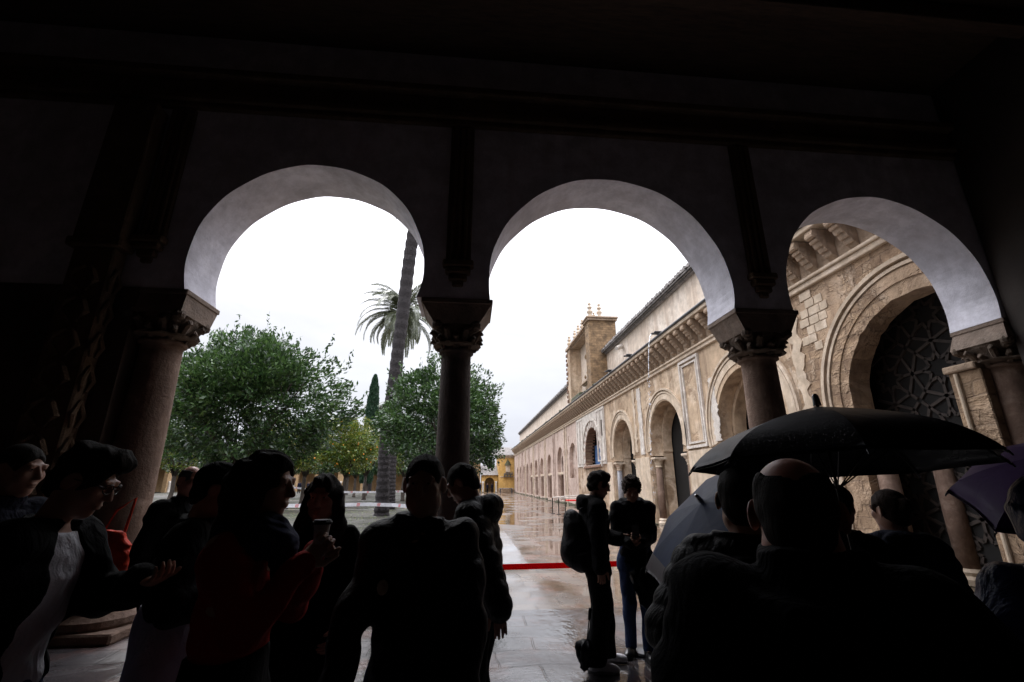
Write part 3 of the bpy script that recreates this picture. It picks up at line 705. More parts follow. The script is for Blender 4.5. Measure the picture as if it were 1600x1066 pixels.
lattice(13.3, XF + 1.02, 1.7, PZ, 5.0, 'dark lattice screen inside the arch behind the middle right column', .6, .03)
for cy, lab in ((19.4, 'dark irregular curtain of lattice in the tallest arch beside the white frame moulding'), (25.15, 'dark lattice screen in the narrower arch next to the striped stucco archway')):
    t = empty('lattice_screen', (XF + 1.0, cy, PZ)); tag(t, lab, 'screen')
    MB().box((XF + 1.02, cy - 1.6, PZ), (XF + 1.06, cy + 1.6, 5.0)).build('darkness_sheet', M['void'], t)  # near-black sheet painted as the dark interior of the arch
    mb = MB()
    for k in range(420):
        y = cy + random.uniform(-1.5, -.1); z = random.uniform(0, 4.9)
        s = random.uniform(.04, .10); mb.box((XF + .96, y, z), (XF + 1.018, y + s, z + s * random.uniform(.6, 2)), bev=.008)
    mb.build('strapwork', M['lattice'], t)

# ================================================================== far yellow buildings
yb = empty('yellow_building', (7, 88, PZ)); tag(yb, 'ochre yellow building with grey tiled roof closing the far end of the wet path', 'building')
MB().box((5.55, 88.3, PZ), (9.2, 96, 6.3)).build('wall', M['yellow'], yb)
MB().box((5.3, 88.05, 6.303), (9.4, 96, 6.55), bev=.03).build('cornice', M['cornice'], yb)
mb = MB()
for k in range(14): mb.box((5.5 + k * .27, 88.1, 6.05), (5.62 + k * .27, 88.29, 6.29))
mb.build('dentils', M['cornice'], yb)
mb = MB().add([(4.0, 88.0, 6.55), (9.6, 88.0, 6.55), (9.6, 93, 8.3), (4.6, 93, 8.3)], [(0, 1, 2, 3)])
for k in range(22):
    x = 4.1 + k * .25; mb.tube([(x, 87.95, 6.6), (x + .02, 93, 8.34)], .07, 6)
mb.build('roof', M['tile'], yb)
MB().box((5.4, 88.2, PZ), (9.3, 88.29, .6), bev=.02).build('plinth', M['stone'], yb)
MB().box((5.75, 88.22, 2.6), (8.9, 88.29, 2.72)).build('ledge', M['trim'], yb)
sh = empty('wall_shrine', (7.2, 88, 1)); tag(sh, 'small wall shrine with green pointed hood on the yellow building', 'shrine')
MB().add([(6.6, 88.25, 4.75), (7.9, 88.25, 4.75), (7.25, 87.7, 4.7), (7.25, 88.2, 5.9)], [(0, 2, 3), (2, 1, 3), (0, 1, 2), (0, 3, 1)]).build('hood', M['moss'], sh)
MB().box((6.85, 88.1, 3.5), (7.65, 88.28, 4.7), bev=.03).build('painting', M['trim'], sh)
mb = MB()
for k in range(6):
    mb.lathe((6.6 + k * .28, 87.9, 2.75 + .15 * (k % 2)), [(.08, 0), (.13, .2), (.1, .45), (.02, .6 + .1 * (k % 3))], 8)
mb.box((6.4, 87.75, 2.6), (8.2, 88.2, 2.74)).build('shelf', M['gutter'], sh)
bn = empty('stone_bench', (7, 87, PZ)); tag(bn, 'low grey bench at the foot of the yellow building', 'bench')
MB().box((5.6, 86.9, .55), (8.1, 87.5, .68), bev=.02).build('seat', M['pathslab'], bn)
for x in (5.7, 7.8): MB().box((x, 87, PZ), (x + .2, 87.4, .548)).build('leg', M['gutter'], bn)

def arcade_building(x0, x1, y, h, name, label, mat, along='x', step=4.2, r=1.45, fx=None):
    t = empty(name, ((x0 + x1) / 2, y, PZ) if along == 'x' else (y, (x0 + x1) / 2, PZ)); tag(t, label, 'building')
    mp = (lambda s, z, d: (s, y + d, z)) if along == 'x' else (lambda s, z, d: (y - d, s, z))
    n = int((x1 - x0) / step); hs = []
    for i in range(n):
        cx = x0 + step * (i + .5); hs.append(horseshoe(cx, r, h * .55, h * .55 - .3, PZ + .05, r, n=14))
    MB().prism([(x0, PZ), (x1, PZ), (x1, h), (x0, h)], hs, 0, .6, mp).build('wall', mat, t)
    MB().prism([(x0, PZ), (x1, PZ), (x1, h), (x0, h)], [], 4.0, 4.3, mp).build('rear_wall', M['ochre'], t)
    for i in range(n + 1):
        cx = min(max(x0 + step * i, x0 + .3), x1 - .3)
        a = mp(cx, PZ, -.12); MB().lathe(a, [(.25, 0), (.2, .2), (.18, 1.6), (.28, 2.0)], 10).build('column', M['stucco'], t, True)
    q = [mp(x0 - .4, h, -.5), mp(x1 + .4, h, -.5), mp(x1 + .4, h + 1.9, 5), mp(x0 - .4, h + 1.9, 5)]
    MB().add(q, [(0, 1, 2, 3)]).build('roof', M['tile'], t)
    return t
arcade_building(2.4, 5.5, 90.0, 3.0, 'low_gallery', 'low yellow gallery opening left of the far yellow building', M['yellow'], r=.9, step=3.05)
arcade_building(-74, 2.2, 91.0, 5.6, 'far_gallery', 'ochre arcaded gallery beyond the orange trees at the far side of the courtyard', M['ochre'])
arcade_building(10, 90.9, -48.0, 5.6, 'side_gallery', 'ochre arcaded gallery with pale columns closing the left side of the courtyard', M['ochre'], along='y')
# ================================================================== VEGETATION
def quads_mesh(name, C, T, N, L, W, mat, parent, fold=True):
    """leaf faces: centre C, axis T, side N (unit), half length L, half width W -> one island each (rhombic leaf)"""
    C = np.asarray(C); n = len(C); L = L[:, None]; W = W[:, None]
    up = np.cross(T, N)
    V = np.stack([C - T * L, C + N * W + up * W * .25, C + T * L, C - N * W + up * W * .25], 1).reshape(-1, 3)
    F = np.arange(n * 4).reshape(-1, 4)
    return mk(name, V, F, mat, parent)

def unit(v): return v / np.maximum(1e-9, np.linalg.norm(v, axis=-1, keepdims=True))

def limb_tree(base, crown_c, crown_r, r0, nl, parent, mat, name='trunk', lean=0, fork=.35):
    mb = MB(); b = Vector(base); c = Vector(crown_c)
    fz = b.z + (c.z - crown_r[2] - b.z) * .9 + .25
    top = Vector((b.x + (c.x - b.x) * .3, b.y + (c.y - b.y) * .3, fz))
    mid = (b + top) / 2 + Vector((random.uniform(-.08, .08), random.uniform(-.08, .08), 0))
    mb.tube([b + Vector((0, 0, -.05)), b + Vector((0, 0, .15)), mid, top], [r0 * 1.6, r0 * 1.15, r0, r0 * .9], 12)
    for k in range(nl):
        a = 2 * pi * k / nl + random.uniform(-.4, .4); el = random.uniform(.25, 1.1)
        e = c + Vector((cos(a) * crown_r[0] * cos(el) * .75, sin(a) * crown_r[1] * cos(el) * .75, crown_r[2] * (sin(el) - .35) * .9))
        m1 = top.lerp(e, .45) + Vector((random.uniform(-.15, .15), random.uniform(-.15, .15), random.uniform(0, .25)))
        mb.tube([top - Vector((0, 0, .1)), m1, e], [r0 * .55, r0 * .33, r0 * .12], 7)
        for q in range(3):
            e2 = m1.lerp(e, random.random()) ; e3 = e2 + Vector((random.uniform(-.8, .8), random.uniform(-.8, .8), random.uniform(.1, .7)))
            mb.tube([e2, e2.lerp(e3, .5) + Vector((0, 0, .08)), e3], [r0 * .2, r0 * .13, r0 * .05], 5)
    mb.build(name, mat, parent, True)

def broad_tree(name, base, cc, cr, label, nclump, per, leaf, mat='leaf', seed=1, r0=.14, group=None, fruit=0, skirt=.0, sprout=.25, clr=(.22, .5)):
    g = np.random.default_rng(seed); random.seed(seed)
    t = empty(name, base); tag(t, label, 'tree', group)
    limb_tree(base, cc, cr, r0, 7, t, M['bark'])
    # clumps: mostly towards the shell of a lumpy ellipsoid
    d = unit(g.normal(size=(nclump, 3)))
    lump = 1 + .10 * np.sin(d[:, 0] * 5 + seed) * np.cos(d[:, 1] * 4 + seed * 2) + .08 * np.sin(d[:, 2] * 7 + d[:, 0] * 6 + seed)
    rad = (g.random(nclump) ** .38) * lump
    # the crown is built of overlapping lobes, with dark gaps between them
    nlb = 34 if nclump > 450 else 15; ld = unit(g.normal(size=(nlb, 3)) + np.array([0, 0, .15])); lr = g.uniform(.30, .46, nlb); lc = ld * (g.uniform(.62, .86, nlb) - lr * .35)[:, None]
    which = g.integers(0, nlb, nclump); d2 = unit(g.normal(size=(nclump, 3)) + ld[which] * .55)
    Pl = lc[which] + d2 * (lr[which] * g.uniform(.72, 1.06, nclump))[:, None]
    P = np.where((g.random(nclump) < .82)[:, None], Pl, d * rad[:, None] * .8) * np.array(cr)
    P[:, 2] = np.where(P[:, 2] < -cr[2] * .75, P[:, 2] * .8, P[:, 2])
    P += np.array(cc)
    cs = g.uniform(clr[0], clr[1], nclump)
    # dents: drop clumps near a few random holes
    holes = unit(g.normal(size=(9, 3))) * np.array(cr) * .92 + np.array(cc)
    keep = np.ones(nclump, bool)
    for h in holes: keep &= np.linalg.norm(P - h, axis=1) > g.uniform(.3, .62) * min(cr) * .45
    P = P[keep]; cs = cs[keep]; dd = unit((P - np.array(cc)) / np.array(cr)); n = len(P)
    idx = np.repeat(np.arange(n), per); k = len(idx)
    o = unit(g.normal(size=(k, 3))) * (g.random(k) ** .4)[:, None] * cs[idx][:, None]
    o[:, 2] *= .8
    C = P[idx] + o
    out = unit(dd[idx] + .9 * unit(g.normal(size=(k, 3))) + np.array([0, 0, .25]))
    N = unit(np.cross(out, unit(g.normal(size=(k, 3)))))
    # young shoots sticking out of the top
    ns = int(n * sprout); S = []; ST = []
    for i in g.choice(n, ns):
        if dd[i, 2] < -.1: continue
        q = unit(dd[i] * np.array([.6, .6, 1]) + g.normal(size=3) * .25 + np.array([0, 0, .7]))
        ln = g.uniform(.25, .75) * cr[2] / 2.6; s0 = P[i] + dd[i] * cs[i] * .6
        for j in range(14):
            S.append(s0 + q * ln * j / 14 + g.normal(size=3) * .035); ST.append(unit(q * .5 + g.normal(size=3)))
    if S:
        C = np.concatenate([C, np.array(S)]); out = np.concatenate([out, np.array(ST)])
        N = np.concatenate([N, unit(np.cross(np.array(ST), unit(g.normal(size=(len(S), 3)))))])
    k = len(C); L = g.uniform(.7, 1.3, k) * leaf; W = L * g.uniform(.32, .5, k)
    quads_mesh('crown', C, out, N, L, W, M[mat], t)
    if fruit:
        mb = MB()
        for i in g.choice(n, fruit):
            p = P[i] + dd[i] * cs[i]; s = .045
            mb.lathe((p[0], p[1], p[2] - s), [(s * .1, 0), (s * .8, s * .4), (s, s), (s * .8, s * 1.6), (s * .1, s * 2)], 7)
        tag(mb.build('fruit', M['fruit'], t, True), kind='stuff')
    return t

broad_tree('orange_tree', (-7.2, 15.5, .12), (-7.1, 15.4, 4.05), (3.0, 2.7, 2.25), 'large dark green orange tree filling the left arch', 1050, 40, .074, seed=3, sprout=.2, clr=(.20, .42))
broad_tree('orange_tree', (-1.35, 20.4, .12), (-1.25, 20.4, 4.15), (2.85, 2.6, 2.95), 'rounded orange tree behind the dark centre column', 900, 40, .08, seed=11, sprout=.2, clr=(.20, .42))
broad_tree('orange_tree', (-8.9, 13.9, .12), (-12.2, 17.5, 4.2), (2.6, 2.4, 2.2), 'orange tree at the left edge, its leaning trunk beside the pinkish column', 500, 36, .075, seed=5, r0=.17)
broad_tree('orange_tree', (-8.7, 34.5, .12), (-8.6, 34.5, 4.1), (2.25, 2.2, 2.15), 'yellowing orange tree with fruit left of the leaning palm', 520, 34, .085, 'leafy', seed=8, fruit=60, group=None)
broad_tree('orange_tree', (-10.9, 30.0, .12), (-10.8, 30.0, 3.6), (1.9, 1.9, 1.6), 'bright green orange tree behind the long haired woman', 380, 34, .085, 'leafy', seed=9, fruit=20)
# orange grove further off, rows of the courtyard
spots = [(-14.5, 36, 1.0), (-12.5, 37.6, 1.0), (-5.6, 42, 1.0), (-9.5, 45, 1.05), (-17, 44, 1.0), (-21, 36, 1.0), (-6.2, 52, 1.05), (-12.5, 54, 1.0), (-19, 53, 1.0), (-26, 46, 1.0), (-8.5, 64, 1.1), (-16, 65, 1.1), (-24, 62, 1.1), (-31, 55, 1.1), (-3.2, 34, .9), (-5.5, 76, 1.1), (-14, 77, 1.1), (-23, 78, 1.1), (-33, 70, 1.1), (-20, 27.5, 1), (-27, 33, 1)]
proto = None
for i, (x, y, s) in enumerate(spots):
    if i % 7 == 0 and i < 14:
        proto = broad_tree('orange_tree', (x, y, .12), (x, y, 4.1), (2.3, 2.2, 2.05), 'one of the orange trees standing in rows beyond the nearest trees', 330, 26, .10, 'leafy' if i == 0 else 'leaf', seed=20 + i, group='orange trees in rows across the courtyard')
        protos = proto
    else:
        c = copy_tree(proto, loc=(x, y, .12), rz=i * 1.3, scale=s)

# ---- palms
def palm(name, pts, rads, crown, R, nf, label, seed, droop=1.0, leaf=.5, yaw=0):
    g = random.Random(seed); t = empty(name, pts[0]); tag(t, label, 'palm tree')
    mb = MB(); P = []; rr = []
    ps = [Vector(p) for p in pts]; n = 90
    for i in range(n + 1):
        f = i / n * (len(ps) - 1); k = min(int(f), len(ps) - 2); u = f - k
        p0 = ps[max(k - 1, 0)]; p1 = ps[k]; p2 = ps[k + 1]; p3 = ps[min(k + 2, len(ps) - 1)]
        p = .5 * ((2 * p1) + (-p0 + p2) * u + (2 * p0 - 5 * p1 + 4 * p2 - p3) * u * u + (-p0 + 3 * p1 - 3 * p2 + p3) * u ** 3)
        r = rads[k] + (rads[k + 1] - rads[k]) * u
        P.append(p); rr.append(r * (1.06 if i % 2 else .95))
    mb.tube(P, rr, 14)
    # old leaf bases
    for i in range(3, n, 1):
        for q in range(7):
            a = q * 2 * pi / 7 + i * 2.4; r = rr[i]
            p = P[i]; o = Vector((cos(a), sin(a), 0))
            mb.add([p + o * r * .92 + Vector((-sin(a), cos(a), 0)) * .07, p + o * r * .92 - Vector((-sin(a), cos(a), 0)) * .07, p + o * (r + .012) + Vector((0, 0, .11))], [(0, 1, 2)])
    mb.build('trunk', M['palmbark'], t, False)
    C = []; T = []; N = []; L = []; W = []; st = MB(); c = Vector(crown)
    for k in range(nf):
        a = 2 * pi * k / nf * 2.399 * 3 + g.uniform(-.2, .2); el0 = radians(g.choice([75, 55, 40, 25, 10, -10]) + g.uniform(-8, 8)); Lf = R * g.uniform(.85, 1.12)
        pos = c.copy(); el = el0; S = 22; prev = []
        for j in range(S + 1):
            d = Vector((cos(a) * cos(el), sin(a) * cos(el), sin(el)))
            prev.append(pos.copy())
            if j > 3:
                side = Vector((-sin(a), cos(a), 0)); up = side.cross(d)
                ll = leaf * (.45 + .75 * sin(pi * (j / S) ** .8)) 
                for q in range(3):
                    pp = pos - d * (Lf / S) * q / 3
                    for s_ in (-1, 1):
                        v = (side * s_ * .8 + d * .75 + up * -.25 + Vector((0, 0, -.45 * droop)) + Vector((g.uniform(-.1, .1), g.uniform(-.1, .1), g.uniform(-.12, .12)))).normalized()
                        C.append(pp + v * ll * .5); T.append(v); N.append(v.cross(up).normalized()); L.append(ll * .5); W.append(.022 + leaf * .012)
            pos += d * (Lf / S); el -= radians(5.2 * droop) * (.5 + j / S * 1.1)
        st.tube(prev, [.035 * (1 - i / (S + 1)) + .008 for i in range(S + 1)], 5)
    st.build('frond_ribs', M['palmleaf'], t)
    quads_mesh('fronds', np.array(C), np.array(T), np.array(N), np.array(L), np.array(W), M['palmleaf'], t)
    return t
palm('leaning_palm', [(-4.15, 24, .05), (-4.22, 24, 2.0), (-4.25, 24, 3.9), (-4.08, 24, 6.6), (-3.90, 24, 10), (-3.72, 24, 14.1), (-3.48, 24, 17.5), (-3.3, 24, 20.2)], [.37, .29, .29, .30, .34, .35, .34, .32], (-3.3, 24, 20.3), 3.9, 34, 'tall palm with thick ringed leaning trunk in the left arch', 4)
palm('distant_palm', [(-4.75, 29.5, .05), (-4.75, 29.5, 3), (-4.72, 29.5, 7), (-4.70, 29.5, 12.3)], [.42, .28, .22, .19], (-4.70, 29.5, 12.6), 3.4, 58, 'slimmer palm with arching fronds just behind the leaning palm trunk', 9, droop=.82, leaf=.42)
palm('distant_palm', [(-16.2, 80, .05), (-16.2, 80, 6), (-16.2, 80, 13.4)], [.4, .3, .28], (-16.2, 80, 13.6), 2.8, 30, 'far small palm crown low between the cypress and the leaning palm', 10)
# ---- cypress
cyp = empty('cypress_tree', (-12.6, 60, .1)); tag(cyp, 'tall narrow dark cypress rising behind the orange trees', 'tree')
MB().tube([(-12.6, 60, 0), (-12.6, 60, 7), (-12.6, 60, 14.8)], [.3, .2, .03], 8).build('trunk', M['bark'], cyp)
g = np.random.default_rng(5); k = 26000; z = g.random(k) ** .9; a = g.random(k) * 2 * pi
prof = .95 * np.sqrt(np.clip(1 - z ** 2.6, 0, 1)) * (.75 + .25 * np.minimum(1, z * 5)) * (1 + .06 * np.sin(a * 7 + z * 23) + .05 * np.sin(z * 60))
rr = prof * g.uniform(.72, 1.03, k)
C = np.stack([-12.6 + rr * np.cos(a), 60 + rr * np.sin(a), 1.6 + z * 13.6], 1)
T = unit(np.stack([np.cos(a) * .35, np.sin(a) * .35, np.ones(k)], 1) + g.normal(size=(k, 3)) * .25); N = unit(np.cross(T, g.normal(size=(k, 3))))
quads_mesh('crown', C, T, N, g.uniform(.09, .2, k), g.uniform(.03, .06, k), M['cypress'], cyp)

# small fallen leaves and stones on the terrace
g = np.random.default_rng(12); k = 5000
C = np.stack([g.uniform(-16, -1.3, k), g.uniform(14, 34, k), np.full(k, .127)], 1); T = unit(np.stack([g.normal(size=k), g.normal(size=k), g.normal(size=k) * .25], 1)); N = unit(np.cross(T, np.array([0, 0, 1.]))+g.normal(size=(k,3))*.15)
tag(quads_mesh('fallen_leaves', C, T, N, g.uniform(.02, .05, k), g.uniform(.012, .025, k), M['leafy'], None), kind='stuff')
# low ring of soil at each near trunk
for (x, y, r) in ((-7.2, 15.5, .8), (-1.35, 20.4, .8), (-4.15, 24, 1.1), (-4.75, 29.5, .9)):
    pass
# ================================================================== PEOPLE: signed distance bodies meshed with surface nets
class SDF:
    def __init__(s): s.ops = []
    def cap(s, a, b, ra, rb, k=.02, op='u'): s.ops.append(('cap', np.array(a, float), np.array(b, float), ra, rb, k, op)); return s
    def ell(s, c, r, k=.02, R=None, op='u'): s.ops.append(('ell', np.array(c, float), np.array(r, float), R, None, k, op)); return s
    def loft(s, o, R, t, rx, ry, cy=None, k=.02, op='u', e=2.3):
        s.ops.append(('loft', np.array(o, float), R, (np.array(t, float), np.array(rx, float), np.array(ry, float), np.array(cy if cy is not None else [0] * len(t), float)), e, k, op)); return s
    def plane(s, p, n): s.ops.append(('plane', np.array(p, float), np.array(n, float), None, None, 0, 'i')); return s   # keep the side n points away from
    def bounds(s):
        lo = np.full(3, 1e9); hi = -lo
        for o in s.ops:
            if o[-1] != 'u': continue
            l, h = s.ob(o); lo = np.minimum(lo, l); hi = np.maximum(hi, h)
        return lo, hi
    @staticmethod
    def ob(o):
        if o[0] == 'cap':
            r = max(o[3], o[4]); return np.minimum(o[1], o[2]) - r, np.maximum(o[1], o[2]) + r
        if o[0] == 'ell':
            r = o[2].max() if o[3] is not None else o[2]; return o[1] - r, o[1] + r
        t, rx, ry, cy = o[3]; P = []
        for tt, a, b, c in zip(t, rx, ry, cy):
            for sx in (-1, 1):
                for sy in (-1, 1): P.append(o[1] + o[2] @ np.array([sx * a, c + sy * b, tt]))
        P = np.array(P); return P.min(0), P.max(0)
    def mesh(s, h, disp=None):
        lo, hi = s.bounds(); m = .03; lo = lo - m; hi = hi + m
        n = np.ceil((hi - lo) / h).astype(int) + 1
        ax = [(lo[i] + np.arange(n[i]) * h).astype(np.float32) for i in range(3)]
        D = np.full(n, .08, np.float32)
        for o in s.ops:
            if o[0] == 'plane':
                D = np.maximum(D, ((ax[0] - o[1][0]) * o[2][0])[:, None, None] + ((ax[1] - o[1][1]) * o[2][1])[None, :, None] + ((ax[2] - o[1][2]) * o[2][2])[None, None, :]); continue
            l, hh = s.ob(o); mg = .05 + o[5]
            i0 = np.clip(((l - mg - lo) / h).astype(int), 0, n); i1 = np.clip(((hh + mg - lo) / h).astype(int) + 2, 0, n)
            if (i1 <= i0).any(): continue
            sl = tuple(slice(a, b) for a, b in zip(i0, i1))
            X = ax[0][sl[0]][:, None, None]; Y = ax[1][sl[1]][None, :, None]; Z = ax[2][sl[2]][None, None, :]
            if o[0] == 'cap':
                a, b = o[1], o[2]; d = b - a; L = max(1e-9, (d * d).sum())
                t = np.clip(((X - a[0]) * d[0] + (Y - a[1]) * d[1] + (Z - a[2]) * d[2]) / L, 0, 1)
                v = np.sqrt((X - a[0] - t * d[0]) ** 2 + (Y - a[1] - t * d[1]) ** 2 + (Z - a[2] - t * d[2]) ** 2) - (o[3] + (o[4] - o[3]) * t)
            elif o[0] == 'ell':
                x, y, z = X - o[1][0], Y - o[1][1], Z - o[1][2]
                if o[3] is not None:
                    R = o[3]; x, y, z = x * R[0, 0] + y * R[1, 0] + z * R[2, 0], x * R[0, 1] + y * R[1, 1] + z * R[2, 1], x * R[0, 2] + y * R[1, 2] + z * R[2, 2]
                r = o[2]; k0 = np.sqrt((x / r[0]) ** 2 + (y / r[1]) ** 2 + (z / r[2]) ** 2); k1 = np.sqrt((x / r[0] ** 2) ** 2 + (y / r[1] ** 2) ** 2 + (z / r[2] ** 2) ** 2)
                v = k0 * (k0 - 1) / np.maximum(k1, 1e-6)
            else:
                x, y, z = X - o[1][0], Y - o[1][1], Z - o[1][2]; R = o[2]
                x, y, z = x * R[0, 0] + y * R[1, 0] + z * R[2, 0], x * R[0, 1] + y * R[1, 1] + z * R[2, 1], x * R[0, 2] + y * R[1, 2] + z * R[2, 2]
                t, rx, ry, cy = o[3]; a = np.interp(z, t, rx).astype(np.float32); b = np.interp(z, t, ry).astype(np.float32); c = np.interp(z, t, cy).astype(np.float32)
                e = o[4]; q = (np.abs(x / a) ** e + np.abs((y - c) / b) ** e) ** (1 / e)
                v = (q - 1) * np.minimum(a, b) * .9; v = np.maximum(v, np.maximum(z - t[-1], t[0] - z))
            S = D[sl]; k = o[5]
            if o[6] == 'u':
                q = np.minimum(S, v)
                if k > 0: hq = np.maximum(k - np.abs(S - v), 0) / k; q = q - hq * hq * k * .25
            elif o[6] == 's':
                q = np.maximum(S, -v)
                if k > 0: hq = np.maximum(k - np.abs(S + v), 0) / k; q = q + hq * hq * k * .25
            D[sl] = q
        if disp is not None:
            X = ax[0][:, None, None]; Y = ax[1][None, :, None]; Z = ax[2][None, None, :]
            D = D - disp(X, Y, Z).astype(np.float32)
        for i in range(3):
            a = [slice(None)] * 3; a[i] = 0; D[tuple(a)] = np.maximum(D[tuple(a)], h); a[i] = -1; D[tuple(a)] = np.maximum(D[tuple(a)], h)
        return surface_nets(D, lo, h)

def surface_nets(D, lo, h):
    I = D < 0
    c = [I[a:I.shape[0] - 1 + a, b:I.shape[1] - 1 + b, e:I.shape[2] - 1 + e] for a in (0, 1) for b in (0, 1) for e in (0, 1)]
    al = c[0].copy(); an = c[0].copy()
    for q in c[1:]: al &= q; an |= q
    act = an & ~al; idx = np.argwhere(act); n = len(idx)
    ID = np.full(act.shape, -1, np.int64); ID[act] = np.arange(n)
    offs = np.array([(a, b, e) for a in (0, 1) for b in (0, 1) for e in (0, 1)])
    val = np.stack([D[idx[:, 0] + o[0], idx[:, 1] + o[1], idx[:, 2] + o[2]] for o in offs], 1)
    S = np.zeros((n, 3)); cnt = np.zeros(n)
    for i in range(8):
        for j in range(i + 1, 8):
            if np.abs(offs[i] - offs[j]).sum() != 1: continue
            a, b = val[:, i], val[:, j]; m = (a < 0) != (b < 0)
            t = np.where(m, a / np.where(m, a - b, 1), 0)
            S += np.where(m[:, None], offs[i] + (offs[j] - offs[i]) * t[:, None], 0); cnt += m
    V = (idx + S / np.maximum(cnt, 1)[:, None]) * h + lo
    F = []
    for ax in range(3):
        u, w = (ax + 1) % 3, (ax + 2) % 3
        s0 = [slice(None)] * 3; s1 = [slice(None)] * 3; s0[ax] = slice(0, -1); s1[ax] = slice(1, None)
        A = I[tuple(s0)]; B = I[tuple(s1)]; E = np.argwhere(A != B)
        E = E[(E[:, u] > 0) & (E[:, w] > 0) & (E[:, u] < I.shape[u] - 1) & (E[:, w] < I.shape[w] - 1)]
        def cell(du, dw):
            q = E.copy(); q[:, u] += du; q[:, w] += dw; return ID[q[:, 0], q[:, 1], q[:, 2]]
        Q = np.stack([cell(-1, -1), cell(0, -1), cell(0, 0), cell(-1, 0)], 1)
        fl = A[E[:, 0], E[:, 1], E[:, 2]]; Q[~fl] = Q[~fl][:, ::-1]
        F.append(Q)
    F = np.concatenate(F); F = F[(F >= 0).all(1)]
    return V, F

def rx_(a): c, s = cos(a), sin(a); return np.array([[1, 0, 0], [0, c, -s], [0, s, c]])
def rz_(a): c, s = cos(a), sin(a); return np.array([[c, -s, 0], [s, c, 0], [0, 0, 1]])
def ry_(a): c, s = cos(a), sin(a); return np.array([[c, 0, s], [0, 1, 0], [-s, 0, c]])
def nrm(v): v = np.array(v, float); return v / max(1e-9, np.linalg.norm(v))

def ik(a, b, l1, l2, hint):
    d = b - a; L = np.linalg.norm(d); L2 = min(L, (l1 + l2) * .998); d = d / max(L, 1e-6); b = a + d * L2
    x = (l1 * l1 - l2 * l2 + L2 * L2) / (2 * L2); hh = sqrt(max(l1 * l1 - x * x, 0))
    p = np.array(hint, float); p = p - d * (p @ d); p = nrm(p); return a + d * x + p * hh, b

def hand_ops(S, w, d, n, side, curl=.5, thumb=.5, spread=1, sc=1.0):
    """wrist w, d towards fingers, n = palm normal; side=+1 when the thumb is on the d x n side"""
    d = nrm(d); n = nrm(np.array(n) - d * (np.array(n) @ d)); u = np.cross(d, n) * side
    pc = w + d * .045 * sc
    R = np.stack([u, n, d], 1)
    S.ell(pc, (.040 * sc, .017 * sc, .052 * sc), .01, R); S.cap(w - d * .01, w + d * .03, .026 * sc, .028 * sc, .015)
    for i, (off, ln) in enumerate(((.029, .072), (.0105, .080), (-.009, .074), (-.028, .058))):
        ln *= sc; p = w + d * .080 * sc + u * off * sc; a = curl * .55; dd = d * cos(a) + n * sin(a) + u * off * 2.2 * spread; 
        r = .0092 * sc if i < 3 else .0082 * sc; S.cap(pc + u * off * .8 * sc + d * .01, p, r * 1.15, r, .006)
        for q, f in enumerate((.45, .31, .24)):
            dd = nrm(dd); p2 = p + dd * ln * f; S.cap(p, p2, r, r * .92, .003); p = p2; r *= .92
            a += curl * (.85 if q == 0 else .6); dd = d * cos(a) + n * sin(a) + u * off * 1.2 * spread
    p = w + d * .022 * sc + u * .028 * sc; dd = nrm(u * .75 + d * .65 + n * .35 * thumb); p2 = p + dd * .042 * sc; S.cap(p - dd * .01, p2, .015 * sc, .0115 * sc, .01)
    dd = nrm(u * (.45 - .5 * thumb) + d * .9 + n * .5 * thumb); p3 = p2 + dd * .032 * sc; S.cap(p2, p3, .0112 * sc, .0098 * sc, .004)
    S.cap(p3, p3 + nrm(dd + n * .2) * .024 * sc, .0098 * sc, .0085 * sc, .003)

def head_ops(S, H, R, fem=0, fat=0):
    def P(x, y, z): return H + R @ np.array([x, y, z])
    S.ell(P(0, -.014, .028), (.076 + fat * .004, .096, .094), .01, R)
    S.ell(P(0, .030, -.040), (.060 + fat * .008, .066, .080), .035, R)
    S.ell(P(0, .062, -.100), (.024 + fat * .01, .022, .018), .03, R)
    for s in (-1, 1):
        S.ell(P(s * .052, -.005, -.062 - .01 * fat), (.016 + fat * .006, .045, .03), .03, R)
        S.ell(P(s * .040, .066, -.018), (.024, .022, .022), .025, R)
        S.ell(P(s * .030, .083, .034), (.026, .013, .008), .012, R)
        S.ell(P(s * .031, .100, .014), (.021, .013, .012), .010, R, 's')
        S.ell(P(s * .031, .0815, .014), (.0135, .0135, .0135), .002, R)
        S.ell(P(s * .031, .086, .0235), (.017, .012, .006), .005, R)
        Re = R @ rz_(s * .45) @ rx_(-.15)
        S.ell(P(s * .084, -.010, .0), (.0085, .021, .035), .006, Re); S.ell(P(s * .092, -.003, .004), (.005, .011, .019), .005, Re, 's')
        S.ell(P(s * .010, .098, -.030), (.009, .010, .008), .006, R)
    S.cap(P(0, .090, .024), P(0, .114, -.024), .0085, .0125, .012)
    S.ell(P(0, .094, -.058), (.024, .010, .0055), .008, R); S.ell(P(0, .093, -.069), (.020, .010, .0065), .006, R)
    S.ell(P(0, .106, -.0635), (.022, .008, .0014), .003, R, 's')

